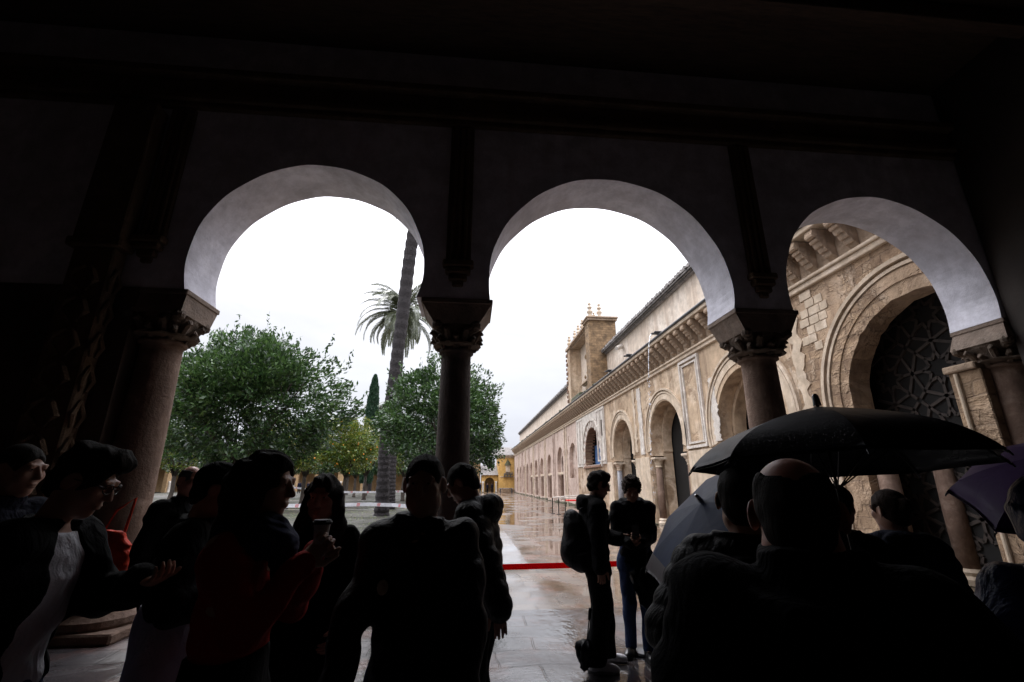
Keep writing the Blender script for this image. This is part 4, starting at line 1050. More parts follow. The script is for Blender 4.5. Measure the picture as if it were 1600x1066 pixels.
def person(label, x, y, yaw, H=1.75, z0=0.0, lean=0, pitch=0, turn=0, tilt=0, hands=None, elbows=None, handn=None, curl=(.6, .6), feet=None, knees=None,
           top=None, legs=None, shoes='shoe', hair=('short', 'hairdark'), skinm='skin', fat=0, fem=0, body_h=.0055, extra=None, group=None, hz=0.0):
    """local frame: +y is where the person faces, +x their right... yaw turns +y from world +y (counter-clockwise)"""
    s = H / 1.75; root_loc = (x, y, z0); Rw = rz_(yaw)
    W = lambda V: (np.asarray(V) * s) @ Rw.T + np.array(root_loc)
    L = rx_(-lean); hip = np.array([0, 0, .93]); 
    sp = lambda a: hip + L @ np.array(a, float)
    neck = sp((0, -.01, .555)); Rh = L @ rz_(turn) @ rx_(-pitch + lean * .75) @ ry_(tilt)
    hd = neck + L @ np.array([0, .012, .03]) + Rh @ np.array([0, .022, .115]) - np.array([0, 0, hz])
    shl = {sd: sp((sd * (.175 - .015 * fem + .012 * fat), -.005, .485)) for sd in (-1, 1)}
    hands = hands or {}; elbows = elbows or {}; handn = handn or {}
    wr = {}; el = {}
    for sd in (-1, 1):
        t = np.array(hands.get(sd, (sd * (.27 + .03 * fat), .05, .80)), float)
        el[sd], wr[sd] = ik(shl[sd], t, .29, .255, elbows.get(sd, (sd * .6, -1, -.1)))
    feet = feet or {-1: (-.11, 0), 1: (.11, .02)}; kn = {}; an = {}; hj = {}
    for sd in (-1, 1):
        f = feet[sd]; a = np.array([f[0], f[1] - .04, .085]); hj[sd] = hip + np.array([sd * .09, 0, -.03])
        kn[sd], an[sd] = ik(hj[sd], a, .412, .412, (knees or {}).get(sd, (sd * .12, 1, 0)))
    # ---------------- body, one continuous surface
    S = SDF()
    S.loft(hip, L, [-.10, 0, .12, .28, .40, .48, .52], [.14, .155, .135, .15, .150, .115, .05], [.10, .11, .095, .11, .100, .08, .05], k=.03)
    S.cap(sp((0, -.02, .48)), hd + Rh @ np.array([0, -.02, -.07]), .056 + .006 * fat, .052 + .008 * fat, .03)
    for sd in (-1, 1):
        S.cap(shl[sd], el[sd], .050, .038, .04); S.cap(el[sd], wr[sd], .038, .026, .02)
        S.cap(hj[sd], kn[sd], .085, .055, .05); S.cap(kn[sd], an[sd], .052, .036, .03)
        fx = nrm([feet[sd][2] if len(feet[sd]) > 2 else sd * .15, 1, 0]); S.cap(an[sd] - np.array([0, 0, .04]), an[sd] + fx * .15 - np.array([0, 0, .05]), .036, .028, .03)
        d = wr[sd] - el[sd]; hn = handn.get(sd, (None, (-sd, 0, 0)))
        dd = nrm(hn[0]) if hn[0] is not None else nrm(d)
        u = np.cross(nrm(dd), nrm(hn[1])); side = hn[2] if len(hn) > 2 else (1 if u[1] + .3 * u[2] > 0 else -1)
        hand_ops(S, wr[sd], dd, hn[1], side, curl[0 if sd < 0 else 1], sc=1 - .08 * fem)
    head_ops(S, hd, Rh, fem, fat)
    V, F = S.mesh(body_h)
    o = mk('person', W(V), F, M[skinm], None, True, loc=root_loc); tag(o, label, 'person', group)
    P = lambda a: hd + Rh @ np.array(a, float)
    wob = lambda A, f=9., ph=x * 3.1 + y: (lambda X, Y, Z: A * (np.sin(X * f * 1.3 + 3 * np.sin(Z * f * .8 + ph) + ph) * np.sin(Z * f * 1.7 + 2 * np.sin(Y * f + X * f) + ph * 2) + .6 * np.sin(Z * f * 3.1 + 4 * X * f * .5 + ph)))
    # ---------------- top garment(s)
    top = top or dict(m='black')
    def garment(g):
        th = g.get('th', .022); hem = g.get('hem', -.14); bulk = g.get('bulk', 1.0) * (.95 + .10 * fat - .06 * fem); belly = .05 * fat; k_ = .03
        S = SDF(); ts = [hem, -.02, .12, .26, .36, .43, .475, .505]
        ts = np.array(ts)
        rx = np.array([.185 + g.get('flare', 0), .180, .168, .182, .195, .188, .150, .112]) * bulk + th * .5
        ry = np.array([.135 + belly + g.get('flare', 0) * .6, .135 + belly, .125 + belly * 1.2, .13 + belly * .6, .128, .115, .095, .078]) * bulk + th * .5
        cy = [belly * .5, belly * .5, belly * .7, belly * .3, 0, -.008, -.012, -.01]
        if hem > -.02:
            kk = ts[1:] > hem + .01; f_ = lambda q: np.concatenate([[np.interp(hem, ts[1:], np.array(q)[1:])], np.array(q)[1:][kk]])
            rx, ry, cy = f_(rx), f_(ry), f_(cy); ts = np.concatenate([[hem], ts[1:][kk]])
        S.loft(hip, L, ts, rx, ry, cy, k=k_, e=2.4)
        ch = g.get('collar', .05)
        if ch: S.loft(hip, L, [.47, .515, .515 + ch], [.10, .082 + th * .3, .082 + th * .5], [.09, .078, .08], [-.01, -.008, 0], k=.02)
        for sd in (-1, 1):
            if g.get('sleeves', 1):
                ra = .060 * bulk + th * .7; e1 = el[sd]; w1 = el[sd] + (wr[sd] - el[sd]) * g.get('slen', 1.0)
                S.cap(shl[sd] + np.array([-sd * .012, 0, -.012]), e1, ra * 1.10, ra * .92, .05); S.cap(e1, w1, ra * .92, (.036 + th) * bulk, .02)
        if g.get('hood'):
            S.ell(sp((0, -.115, .50)), (.135, .075, .095), .03, L @ rx_(.3)); S.cap(sp((-.09, -.04, .53)), sp((.09, -.04, .53)), .05, .05, .03)
        if g.get('open'):
            ow = g['open']; S.loft(hip, L, [hem - .1, .1, .40, .56], [ow * 1.15, ow, ow * .8, ow * .5], [.12, .12, .12, .12], [.17 + belly, .165 + belly, .16, .14], k=.01, op='s')
        if g.get('backpack'):
            pass
        w0_, w1_ = wob(g.get('fold', .007)), wob(.0035, 19., 2.1); w_ = lambda X, Y, Z: w0_(X, Y, Z) + w1_(X, Y, Z); 
        if g.get('puffer'):
            pf = g['puffer']; f = lambda X, Y, Z: w_(X, Y, Z) * .5 + .008 * (np.abs(np.sin((Z + .10 * np.abs(X) + .012 * np.sin(X * 23)) * pi / pf)) ** .7 - .5)
        else: f = w_
        V, F = S.mesh(g.get('h', .0085), f)
        V = W(V)
        return mk(g.get('name', 'jacket'), V, F, M[g['m']], o, True)
    for g in (top if isinstance(top, list) else [top]): garment(g)
    # ---------------- trousers or skirt
    lg = legs or dict(m='black')
    S = SDF(); th = lg.get('th', .012)
    S.loft(hip, np.eye(3), [-.12, 0, .08, .13], [.175 + th, .165 + th, .15 + th, .145 + th], [.12 + th, .12 + th, .115 + th, .11 + th], k=.02)
    for sd in (-1, 1):
        a_ = an[sd] - np.array([0, 0, .02]); w_ = lg.get('wide', 0)
        S.cap(hj[sd] - np.array([0, 0, .02]), kn[sd], .093 + th, .062 + th + w_ * .5, .04); S.cap(kn[sd], a_, .062 + th + w_ * .5, .046 + th + w_, .02)
    if lg.get('wrap'): S.loft((0, 0, 0), np.eye(3), [.28, .5, .75, .95, 1.12], [.22, .215, .20, .185, .165], [.155, .15, .15, .14, .13], k=.02)
    S.plane((0, 0, .055), (0, 0, -1))
    V, F = S.mesh(.010, wob(lg.get('fold', .006), 7.)); mk('trousers', W(V), F, M[lg['m']], o, True)
    # ---------------- shoes
    for sd in (-1, 1):
        S = SDF(); fx = nrm([feet[sd][2] if len(feet[sd]) > 2 else sd * .15, 1, 0]); b = np.array([an[sd][0], an[sd][1], 0])
        sx = np.array([fx[1], -fx[0], 0]); R = np.stack([sx, fx, np.array([0, 0, 1.])], 1)
        S.ell(b + fx * .10 + np.array([0, 0, .035]), (.046, .10, .042), .02, R); S.ell(b - fx * .015 + np.array([0, 0, .045]), (.040, .055, .055), .03, R); S.cap(b + np.array([0, 0, .05]), b + np.array([0, 0, .10]), .042, .040, .02)
        S.ell(b + fx * .155 + np.array([0, 0, .028]), (.040, .055, .032), .02, R); S.plane((0, 0, .012), (0, 0, -1))
        V, F = S.mesh(.006); so = mk('shoe', W(V), F, M[shoes], o, True)
        pts = [b + R @ np.array([.05 * cos(a) * (1 if sin(a) > 0 else .85), .065 + .145 * sin(a), 0]) for a in np.linspace(0, 2 * pi, 25)[:-1]]
        mb = MB(); n = len(pts); VV = [tuple(p + np.array([0, 0, zz])) for zz in (.001, .022) for p in pts]
        mb.add(VV, [tuple(range(n - 1, -1, -1)), tuple(range(n, 2 * n))] + [(i, (i + 1) % n, n + (i + 1) % n, n + i) for i in range(n)])
        mk('sole', W(mb.V), mb.F, M['sole' if shoes == 'sneaker' else 'shoe'], so)
    # ---------------- hair
    st, hm = hair
    if st != 'none':
        S = SDF(); amp = .0025; gr = .0055; fq = 40
        big = {'short': .006, 'fringe': .0045, 'quiff': .012, 'curly': .022, 'long': .014, 'bun': .011, 'thick': .016, 'cap': .006}[st]
        S.ell(P((0, -.016, .030)), (.078 + big, .098 + big, .096 + big), .0, Rh)
        S.ell(P((0, -.058, -.035)), (.064 + big * .4, .048 + big * .6, .062), .03, Rh)
        if st == 'quiff':
            S.ell(P((0, .03, .125)), (.075, .075, .035), .03, Rh @ rx_(.15)); S.ell(P((0, .085, .105)), (.06, .03, .028), .03, Rh); S.ell(P((0, -.06, .10)), (.07, .05, .045), .03, Rh); amp = .006
        if st == 'curly': amp = .010; fq = 75; gr = .005
        if st == 'thick': amp = .006; S.ell(P((0, .03, .10)), (.08, .07, .04), .03, Rh)
        face = [((0, .128, -.015), (.070, .085, .098))]
        if st == 'long':
            for q in (-1, 1): S.cap(P((q * .072, -.01, .02)), P((q * .098, .005, -.17)), .038, .045, .03); S.cap(P((q * .098, .005, -.17)), P((q * .11, .03, -.30)), .045, .03, .03)
            S.cap(P((0, -.08, 0)), P((0, -.085, -.28)), .085, .075, .04); face = [((0, .130, -.022), (.064, .098, .105)), ((0, .115, .05), (.03, .03, .06))]; amp = .006; fq = 34
        if st == 'bun': S.ell(P((0, -.12, .03)), (.045, .04, .045), .015, Rh)
        for c, r in face: S.ell(P(c), r, .016, Rh, 's')
        for q in (-1, 1):
            if st not in ('long', 'curly'): S.ell(P((q * .090, .012, -.006)), (.024, .048, .048), .012, Rh, 's')
        if st not in ('long',): 
            nn = Rh @ nrm([0, -.25, -1.]); S.plane(P((0, -.07, -.100)), nn)
            nn = Rh @ nrm([0, .55, -1.]); S.plane(P((0, .0, -.045)), nn)
        if st == 'fringe':
            S.ell(P((0, -.045, .135)), (.069, .115, .106), .004, Rh, 's'); S.ell(P((0, .12, .06)), (.09, .07, .10), .004, Rh, 's')
        V, F = S.mesh(gr, lambda X, Y, Z: amp * (np.sin(X * fq * 2 + 2 * np.sin(Z * fq)) * np.sin(Y * fq * 1.7 + 2 * np.sin(X * fq)) + .5 * np.sin(Z * fq * 2.1 + Y * fq)))
        mk('hair', W(V), F, M[hm], o, True)
    for q in (-1, 1):
        c = P((q * .031, .0945, .014)); mb = MB(); n = 10; R3 = Rh
        VV = [tuple(c + R3 @ np.array([.0058 * cos(a), 0, .0058 * sin(a)])) for a in np.linspace(0, 2 * pi, n + 1)[:-1]] + [tuple(c + R3 @ np.array([0, .0022, 0]))]
        mb.add(VV, [(i, n, (i + 1) % n) for i in range(n)]); mk('iris', W(mb.V), mb.F, M['iris'], o, True)
    ctx = dict(W=W, P=P, sp=sp, hd=hd, Rh=Rh, wr=wr, el=el, shl=shl, o=o, s=s, Rw=Rw, hip=hip, L=L)
    if extra: extra(ctx)
    return ctx

def sdf_part(name, ctx, S, mat, h=.006, disp=None, parent=None):
    V, F = S.mesh(h, disp); return mk(name, ctx['W'](V), F, M[mat], parent or ctx['o'], True)

def glasses(c):
    P = c['P']; mb = MB()
    for q in (-1, 1):
        mb.tube([P((q * .033 + .024 * cos(a), .107 - .008 * abs(cos(a)) * (q * cos(a) > 0), .012 + .019 * sin(a))) for a in np.linspace(0, 2 * pi, 17)], .0022, 6)
        mb.tube([P((q * .057, .10, .018)), P((q * .078, .06, .018)), P((q * .084, -.005, .012))], .0022, 6)
    mb.tube([P((-.009, .108, .016)), P((.009, .108, .016))], .002, 6)
    mk('glasses', c['W'](mb.V), mb.F, M['glassrim'], c['o'], True)

def cap_hat(c, m='black'):
    S = SDF(); P = c['P']; R = c['Rh']
    S.ell(P((0, -.010, .045)), (.094, .114, .098), 0, R); S.plane(P((0, 0, .030)), R @ nrm([0, .12, -1.]))
    sdf_part('cap', c, S, m, .006); S = SDF()
    S.ell(P((0, .125, .040)), (.078, .085, .012), 0, R @ rx_(-.18)); S.ell(P((0, .105, .022)), (.066, .075, .012), .004, R @ rx_(-.18), 's')
    sdf_part('cap_peak', c, S, m, .0045)

def folded_umbrella(label, p0, p1, tip, mat='umb', r=.045, seed=1, cf=.34):
    """p0 handle end, p1 lower end of the folded cloth, tip = ferrule"""
    g = random.Random(seed); p0, p1, tip = map(Vector, (p0, p1, tip)); t = empty('folded_umbrella', tuple(tip)); tag(t, label, 'umbrella')
    ax = (tip - p0).normalized(); u = ax.cross(Vector((1, .3, 0))).normalized(); w = ax.cross(u)
    a0 = p0.lerp(tip, cf); mb = MB(); n = 24; V = []; m = 12
    for j in range(m + 1):
        f = j / m; c = a0.lerp(tip, f * .96); rr = r * (.55 + 1.1 * sin(pi * min(1, f * 1.15) ** .8) * (1 - .35 * f)) if j < m else .008
        for i in range(n):
            a = 2 * pi * i / n + f * .8; q = rr * (1 + .30 * sin(a * 8) + .15 * g.uniform(-1, 1)); V.append(tuple(c + (u * cos(a) + w * sin(a)) * q))
    mb.add(V, [(j * n + i, j * n + (i + 1) % n, (j + 1) * n + (i + 1) % n, (j + 1) * n + i) for j in range(m) for i in range(n)])
    for i in range(5):       # loose flaps at the mouth of the cloth
        a = i * 1.3; c = a0.lerp(tip, .05); e = c + (u * cos(a) + w * sin(a)) * r * 2.0 + ax * .05
        mb.add([c, c + ax * .16 + (u * cos(a + .5) + w * sin(a + .5)) * r, e], [(0, 1, 2)])
    mb.build('cloth', M[mat], t, True)
    MB().tube([p0, a0], .006, 8).tube([tip - ax * .03, tip], .005, 6).build('shaft', M['steel'], t)
    MB().tube([p0 - ax * .09, p0 - ax * .08, p0 + ax * .01], [.010, .015, .012], 10).build('handle', M['black2'], t)
    return t

def open_umbrella(label, apex, axis, R, depth, mat, band=None, shaft=.75, seg=8, spin=0, handle=True, bandw=.2, trickle=None):
    """apex point, axis = direction from apex down the shaft"""
    apex = Vector(apex); ax = Vector(axis).normalized(); t = empty('open_umbrella', tuple(apex)); tag(t, label, 'umbrella')
    u = ax.cross(Vector((0, 1, 0)) if abs(ax.y) < .9 else Vector((1, 0, 0))).normalized(); w = ax.cross(u)
    nr = 14; na = seg * 8; V = []; V2 = []
    for j in range(nr + 1):
        f = j / nr; ang = f * 1.12
        rr = R * sin(ang) / sin(1.12); hh = depth * (.68 * f + .32 * f ** 3)
        for i in range(na):
            q = (i % 8) / 8; a = 2 * pi * i / na + spin; sag = sin(pi * q)
            fl = cos(pi / 8) / cos(pi / 4 * (q - .5)); r2 = rr * (1 + (fl - 1) * (1 - f ** 6) * 1.0 + (fl * (1 - .045 * sag) - 1) * f ** 6); h2 = hh
            V.append(apex + ax * h2 + (u * cos(a) + w * sin(a)) * r2)
    F = [(j * na + i, j * na + (i + 1) % na, (j + 1) * na + (i + 1) % na, (j + 1) * na + i) for j in range(nr) for i in range(na)]
    n0 = len(V); VV = V + [v + ax * .003 for v in V]
    FF = F + [tuple(n0 + k for k in reversed(f)) for f in F] + [(nr * na + (i + 1) % na, nr * na + i, n0 + nr * na + i, n0 + nr * na + (i + 1) % na) for i in range(na)]
    o = mk('canopy', VV, FF, [M[mat], M[band or mat]], t, True)
    me = o.data
    for e in me.edges:
        a, b = e.vertices[0] % n0, e.vertices[1] % n0
        if a % 8 == 0 and b % 8 == 0 and abs(a - b) == na: e.use_edge_sharp = True
    if band:
        k0 = int(nr * (1 - bandw)); mi = [1 if (k // na) >= k0 else 0 for k in range(len(F))]; o.data.polygons.foreach_set('material_index', mi + mi + [1] * na)
    if trickle:
        g = random.Random(5); mt = MB()
        for q in range(16):
            i = g.uniform(trickle[0] + .3, trickle[1] - .3); j0 = g.uniform(4, 10); n_ = g.randint(5, 12); P = []
            for s_ in range(n_):
                j = min(j0 + s_ * .42, nr - .2); i = min(max(i + g.uniform(-.35, .35), trickle[0] + .1), trickle[1] - .1)
                ja, ia = int(j), int(i); fj, fi = j - ja, i - ia; A = lambda jj, ii: V[min(jj, nr) * na + ii % na]
                P.append((A(ja, ia) * (1 - fi) + A(ja, ia + 1) * fi) * (1 - fj) + (A(ja + 1, ia) * (1 - fi) + A(ja + 1, ia + 1) * fi) * fj - ax * .0005)
            mt.tube(P, [g.uniform(.0015, .0060) for _ in P], 5)
        for q in range(260):
            i = g.uniform(trickle[0], trickle[1] + 8); j = g.uniform(2, nr - .3); ja, ia = int(j), int(i); p = V[ja * na + ia % na].lerp(V[(ja + 1) * na + (ia + 1) % na], j - ja) - ax * .0003; r_ = g.uniform(.0010, .0026)
            mt.lathe(p, [(r_ * .2, -r_), (r_, 0), (r_ * .2, r_ * .9)], 5)
        tag(mt.build('rain_drops', M['drops'], t, True), kind='stuff')
    for k in range(seg):
        pts = [V[j * na + k * 8] + ax * .012 for j in range(nr + 1)]
        MB().tube(pts, .0035, 5).tube([pts[-1] - ax * .006, pts[-1] + (pts[-1] - pts[-2]).normalized() * .012], [.004, .003], 6).build('rib', M['steel'], t)
        st = pts[7]; MB().tube([apex + ax * .34, st], .0028, 5).build('stretcher', M['steel'], t)
    MB().tube([apex - ax * .05, apex + ax * shaft], .006, 8).build('shaft', M['steel'], t)
    MB().lathe((0, 0, 0), [(.012, 0), (.016, .01), (.014, .02), (.006, .03)], 10)
    MB().tube([apex - ax * .055, apex - ax * .045, apex - ax * .002], [.006, .013, .016], 12).build('ferrule', M['chrome'], t)
    if handle: MB().tube([apex + ax * shaft, apex + ax * (shaft + .02), apex + ax * (shaft + .10)], [.010, .016, .015], 10).build('handle', M['black2'], t)
    return t

PI = pi
# yaw: 0 = faces +y (away from camera), pi = faces the camera, -pi/2 = faces +x (picture right)
# --- 1 man facing the camera, centre
def badge(c):
    p = c['sp']((.115, .158, .33)); mb = MB(); n = 14
    V = [tuple(p + c['L'] @ np.array([.021 * cos(a), .002 + zz, .027 * sin(a)])) for zz in (0, .006) for a in np.linspace(0, 2 * pi, n + 1)[:-1]]
    mb.add(V, [tuple(range(n - 1, -1, -1)), tuple(range(n, 2 * n))] + [(i, (i + 1) % n, n + (i + 1) % n, n + i) for i in range(n)])
    mk('badge', c['W'](mb.V), mb.F, M['badge'], c['o'])
person('stocky man in black jacket facing the camera before the centre column', -.19, 2.12, PI - .06, 1.76, lean=-.01, pitch=.06, fat=.38,
       hands={-1: (-.20, .12, .86), 1: (.27, .20, .86)}, elbows={-1: (-1, -.35, 0), 1: (1, -.4, 0)}, curl=(.7, .55),
       top=dict(m='black2', hem=-.28, th=.026, bulk=.95, collar=.06, fold=.010, h=.008), legs=dict(m='jeans'), hair=('short', 'hairdark'), skinm='skin', extra=badge)
# --- 2 man behind, head bowed, puffer jacket, arm hanging
person('man in dark puffer jacket with bowed head standing behind the stocky man', .11, 3.30, PI / 2 - .25, 1.80, lean=.13, pitch=.5, fat=.2,
       hands={-1: (-.24, -.18, .84), 1: (.26, .04, .86)}, elbows={-1: (-.6, -1, 0)}, curl=(.35, .6), handn={-1: ((-.1, -.12, -1), (.9, .3, 0))},
       top=dict(m='black2', hem=-.12, th=.04, puffer=.085, hood=1, collar=.05), legs=dict(m='black'), hair=('short', 'hairdark'))
# --- 3 woman with long hair facing the camera
person('woman with long loose hair in dark open coat facing the camera', -.80, 2.78, PI + .12, 1.68, lean=0, pitch=.05, turn=-.12, fem=1,
       hands={-1: (-.17, .2, 1.0), 1: (.2, .12, .82)}, top=[dict(m='black', hem=-.16, th=.022, bulk=.94, collar=.03)], legs=dict(m='black'), hair=('long', 'hairdark'), skinm='skin2')
# --- 4 woman in red coat, profile to the right, scarf, holding cup with both hands
def scarf(c):
    S = SDF(); sp = c['sp']
    for k in range(14):
        a = 2 * pi * k / 14; b = 2 * pi * (k + 1) / 14
        S.cap(sp((.088 * cos(a), .015 + .085 * sin(a), .535 + .018 * sin(2 * a))), sp((.088 * cos(b), .015 + .085 * sin(b), .535 + .018 * sin(2 * b))), .046, .046, .02)
        S.cap(sp((.10 * cos(a), .03 + .105 * sin(a), .485)), sp((.10 * cos(b), .03 + .105 * sin(b), .485)), .040, .040, .02)
    S.cap(sp((.02, .15, .49)), sp((.03, .17, .36)), .05, .04, .03)
    sdf_part('scarf', c, S, 'greyscarf', .007, lambda X, Y, Z: .005 * np.sin(X * 60 + 4 * np.sin(Z * 40)) * np.sin(Z * 90 + Y * 50))
person('woman in dark red coat and thick scarf in profile, holding a cup', -.86, 2.02, -PI / 2 - .12, 1.76, lean=.02, pitch=.08, fem=.8,
       hands={-1: (-.015, .27, 1.375), 1: (.05, .26, 1.35)}, elbows={-1: (-.6, -.8, -.6), 1: (.6, -.8, -.6)}, curl=(1.1, 1.1), handn={-1: ((.25, .55, .7), (.9, .1, -.1), 1), 1: ((-.25, .55, .7), (-.9, .1, -.1), -1)},
       top=dict(m='redcoat', hem=-.17, th=.022, bulk=.88, collar=.05, fold=.007), legs=dict(m='black'), hair=('long', 'hairdark'), skinm='skin2', extra=scarf)
cu = empty('paper_cup', (-.565, 1.97, 1.45)); tag(cu, 'small pale paper cup held up in both hands of the woman in red', 'cup')
MB().lathe((-.565, 1.97, 1.425), [(.025, 0), (.030, .07)], 20).build('body', M['cup'], cu, False)
MB().lathe((-.565, 1.97, 1.495), [(.037, 0), (.038, .008), (.034, .012), (.032, .016)], 20).build('lid', M['black2'], cu)
# --- 5 person in black cap and top, pale wrapped trousers, from the side
def cap5(c): cap_hat(c)
person('person in black cap and black top with pale lavender wrapped trousers', -1.36, 2.55, -PI / 2 + .35, 1.74, lean=.06, pitch=.22, fem=.5,
       hands={-1: (-.16, .28, 1.20), 1: (.2, .26, 1.15)}, top=dict(m='black', hem=.13, th=.035, bulk=1.02, collar=.05), legs=dict(m='lavender', wide=.05, wrap=1, fold=.010), hair=('cap', 'hairdark'), extra=cap5)
# --- 6 young man at the left, quiff and glasses, white shirt under open black jacket
person('young man with quiff and glasses in white shirt under an open black jacket', -1.74, 2.10, -PI / 2 + .14, 1.80, lean=.16, pitch=.35,
       hands={-1: (-.05, .42, 1.22), 1: (.27, -.06, .86)}, curl=(.8, .8), handn={-1: (None, (0, 0, 1))},
       top=[dict(m='whitecotton', name='shirt', hem=-.16, th=.022, bulk=.96, collar=0, sleeves=0, fold=.006), dict(m='black', name='jacket', hem=-.22, th=.035, collar=.03, bulk=1.0, open=.12)],
       legs=dict(m='jeans'), hair=('quiff', 'hairdark'), skinm='skin2', extra=glasses)
# --- 7 man at the far left, face half lit
person('man in collared dark jacket at the far left edge, face half lit', -2.42, 2.75, -PI / 2 - .1, 1.84, pitch=.1, top=dict(m='navy', hem=-.22, th=.03, collar=.06), hair=('short', 'hairdark'), skinm='skin2')
# --- 8 bald man with orange bag by the left column
person('bald man in black beside the left column carrying an orange red bag', -2.55, 4.55, -PI / 2 - .5, 1.79, lean=.05, pitch=.15, hands={-1: (-.27, .02, .86)}, top=dict(m='black', hem=-.2, th=.025), hair=('fringe', 'hairgrey'), skinm='skin3', fat=.3,
       feet={-1: (-.12, .0), 1: (.16, .25)}, body_h=.006)
S = SDF(); S.loft((0, 0, 0), np.eye(3), [0, .08, .3, .42], [.17, .19, .17, .06], [.07, .085, .06, .03])
V_, F_ = S.mesh(.009, lambda X, Y, Z: .006 * np.sin(X * 30 + 3 * np.sin(Z * 22)) * np.sin(Z * 25 + X * 12))
bag = empty('tote_bag', (-3.02, 4.5, .84)); tag(bag, 'orange red fabric bag hanging between the left column and the person in cap', 'bag')
mk('body', np.array(V_) + np.array([-3.02, 4.5, .84]), F_, M['orange'], bag, True)
MB().tube([(-3.10, 4.5, 1.24), (-3.02, 4.48, 1.42), (-2.90, 4.5, 1.52), (-2.94, 4.52, 1.24)], .012, 7).build('strap', M['orange'], bag)
# --- 9 grey haired man with white collar
def collar9(c):
    S = SDF(); sp = c['sp']
    for q in (-1, 1): S.ell(sp((q * .055, .085, .525)), (.045, .018, .035), .01, c['L'] @ ry_(q * .5))
    sdf_part('shirt_collar', c, S, 'whitecotton', .005)
    S = SDF(); S.ell(sp((0, .11, .47)), (.03, .02, .06), 0, c['L']); sdf_part('scarf', c, S, 'striped', .005)
person('grey haired man with white shirt collar looking down behind the red coat', -1.44, 3.12, -PI / 2 - .2, 1.75, lean=.06, pitch=.35, fat=.4, top=dict(m='brown', hem=-.2, th=.02, collar=.02), legs=dict(m='jeans'), hair=('short', 'hairgrey'), skinm='skin3', extra=collar9)
# --- 10 young man with glasses and backpack
def pack(c):
    glasses(c); S = SDF(); sp = c['sp']
    S.ell(sp((0, -.17, .18)), (.145, .125, .27), .03, c['L'] @ rx_(.32)); S.ell(sp((0, -.24, .06)), (.125, .10, .15), .06, c['L']); S.ell(sp((0, -.13, -.04)), (.13, .10, .10), .06, c['L'])
    sdf_part('backpack', c, S, 'black2', .008, lambda X, Y, Z: .005 * np.sin(Z * 30 + 3 * np.sin(X * 20)))
    mb = MB()
    for q in (-1, 1): mb.tube([sp((q * .10, -.16, .44)), sp((q * .11, -.04, .525)), sp((q * .125, .10, .45)), sp((q * .14, .11, .25)), sp((q * .16, -.05, .08)), sp((q * .13, -.2, .04))], .016, 7)
    mk('shoulder_straps', c['W'](mb.V), mb.F, M['black2'], c['o'], True)
person('young man in black hoodie with glasses, backpack and white sneakers, profile right', 1.27, 4.88, -PI / 2 - .05, 1.76, lean=.05, pitch=.28,
       hands={-1: (-.12, .28, 1.08), 1: (.26, .0, .84)}, feet={-1: (-.10, .12, .0), 1: (.13, -.02, .1)}, top=dict(m='black', hem=-.10, th=.035, hood=1, collar=.04), legs=dict(m='black', th=.022, wide=.03, fold=.010), shoes='sneaker', hair=('thick', 'hairdark'), extra=pack)
folded_umbrella('folded black umbrella held down beside the leg of the man with backpack', (1.15, 4.72, .44), (1.10, 4.70, .2), (1.07, 4.68, .03), seed=3, cf=.40, r=.055)
# --- 11 young man with curly hair looking at phone
ctx11 = person('curly haired young man in black coat and jeans looking down at his phone', 1.78, 5.12, PI - .25, 1.72, lean=.04, pitch=.42,
       hands={-1: (-.03, .25, 1.10), 1: (.06, .27, 1.08)}, curl=(.9, .9), handn={-1: ((.2, .5, .5), (.6, .2, .5)), 1: ((-.2, .5, .5), (-.6, .2, .5))}, feet={-1: (-.05, .10, -.1), 1: (.11, 0, .3)},
       top=dict(m='black', hem=-.10, th=.03, hood=1, collar=.05, bulk=.98), legs=dict(m='jeans'), hair=('curly', 'hairbrown'))
a_ = ctx11['W'](np.array([(-.02, .345, 1.13), (.055, .345, 1.13), (.055, .375, 1.26), (-.02, .375, 1.26), (-.02, .338, 1.131), (.055, .338, 1.131), (.055, .368, 1.261), (-.02, .368, 1.261)]))
tag(mk('phone', a_, [(0, 1, 2, 3), (7, 6, 5, 4), (0, 4, 5, 1), (1, 5, 6, 2), (2, 6, 7, 3), (3, 7, 4, 0)], M['phone'], None, loc=(float(a_[0][0]), float(a_[0][1]), 1.13)), 'dark mobile phone held by the curly haired young man', 'phone')
folded_umbrella('half folded black umbrella hanging in front of the curly haired man', (1.83, 4.92, 1.02), (1.75, 4.8, .6), (1.70, 4.72, .50), r=.085, seed=6)
folded_umbrella('crumpled black umbrella hanging to the right of the jeans of the curly haired man', (2.02, 4.9, .95), (2.05, 4.85, .5), (2.08, 4.8, .44), r=.085, seed=9)
folded_umbrella('black folded umbrella hanging by the hand of the stocky man', (-.43, 1.95, 1.0), (-.45, 1.96, .85), (-.49, 2.0, .68), r=.045, seed=12)
# --- 12 person in puffer jacket seen from behind, under the big umbrella
person('person in black puffer jacket seen from behind, left of the bald man', 1.02, 1.72, -.5, 1.70, lean=.03, pitch=.05, fat=.5, hands={-1: (-.20, .25, 1.15), 1: (.37, .19, 1.33)},
       top=dict(m='black2', hem=-.14, th=.045, puffer=.075, collar=.07, bulk=1.03), legs=dict(m='black'), hair=('short', 'hairdark'))
# --- 13 bald man from behind, large
person('bald man with fringe of dark hair in black coat, seen from behind',   .68, .95, -.60, 1.76, hz=.05, lean=.03, pitch=.30, fat=.7, hands={-1: (-.22, .25, 1.0), 1: (.2, .28, 1.15)},
       top=dict(m='black', hem=-.28, th=.035, collar=.065, bulk=1.05), legs=dict(m='black'), hair=('fringe', 'hairdark'), skinm='skin3', body_h=.0045)
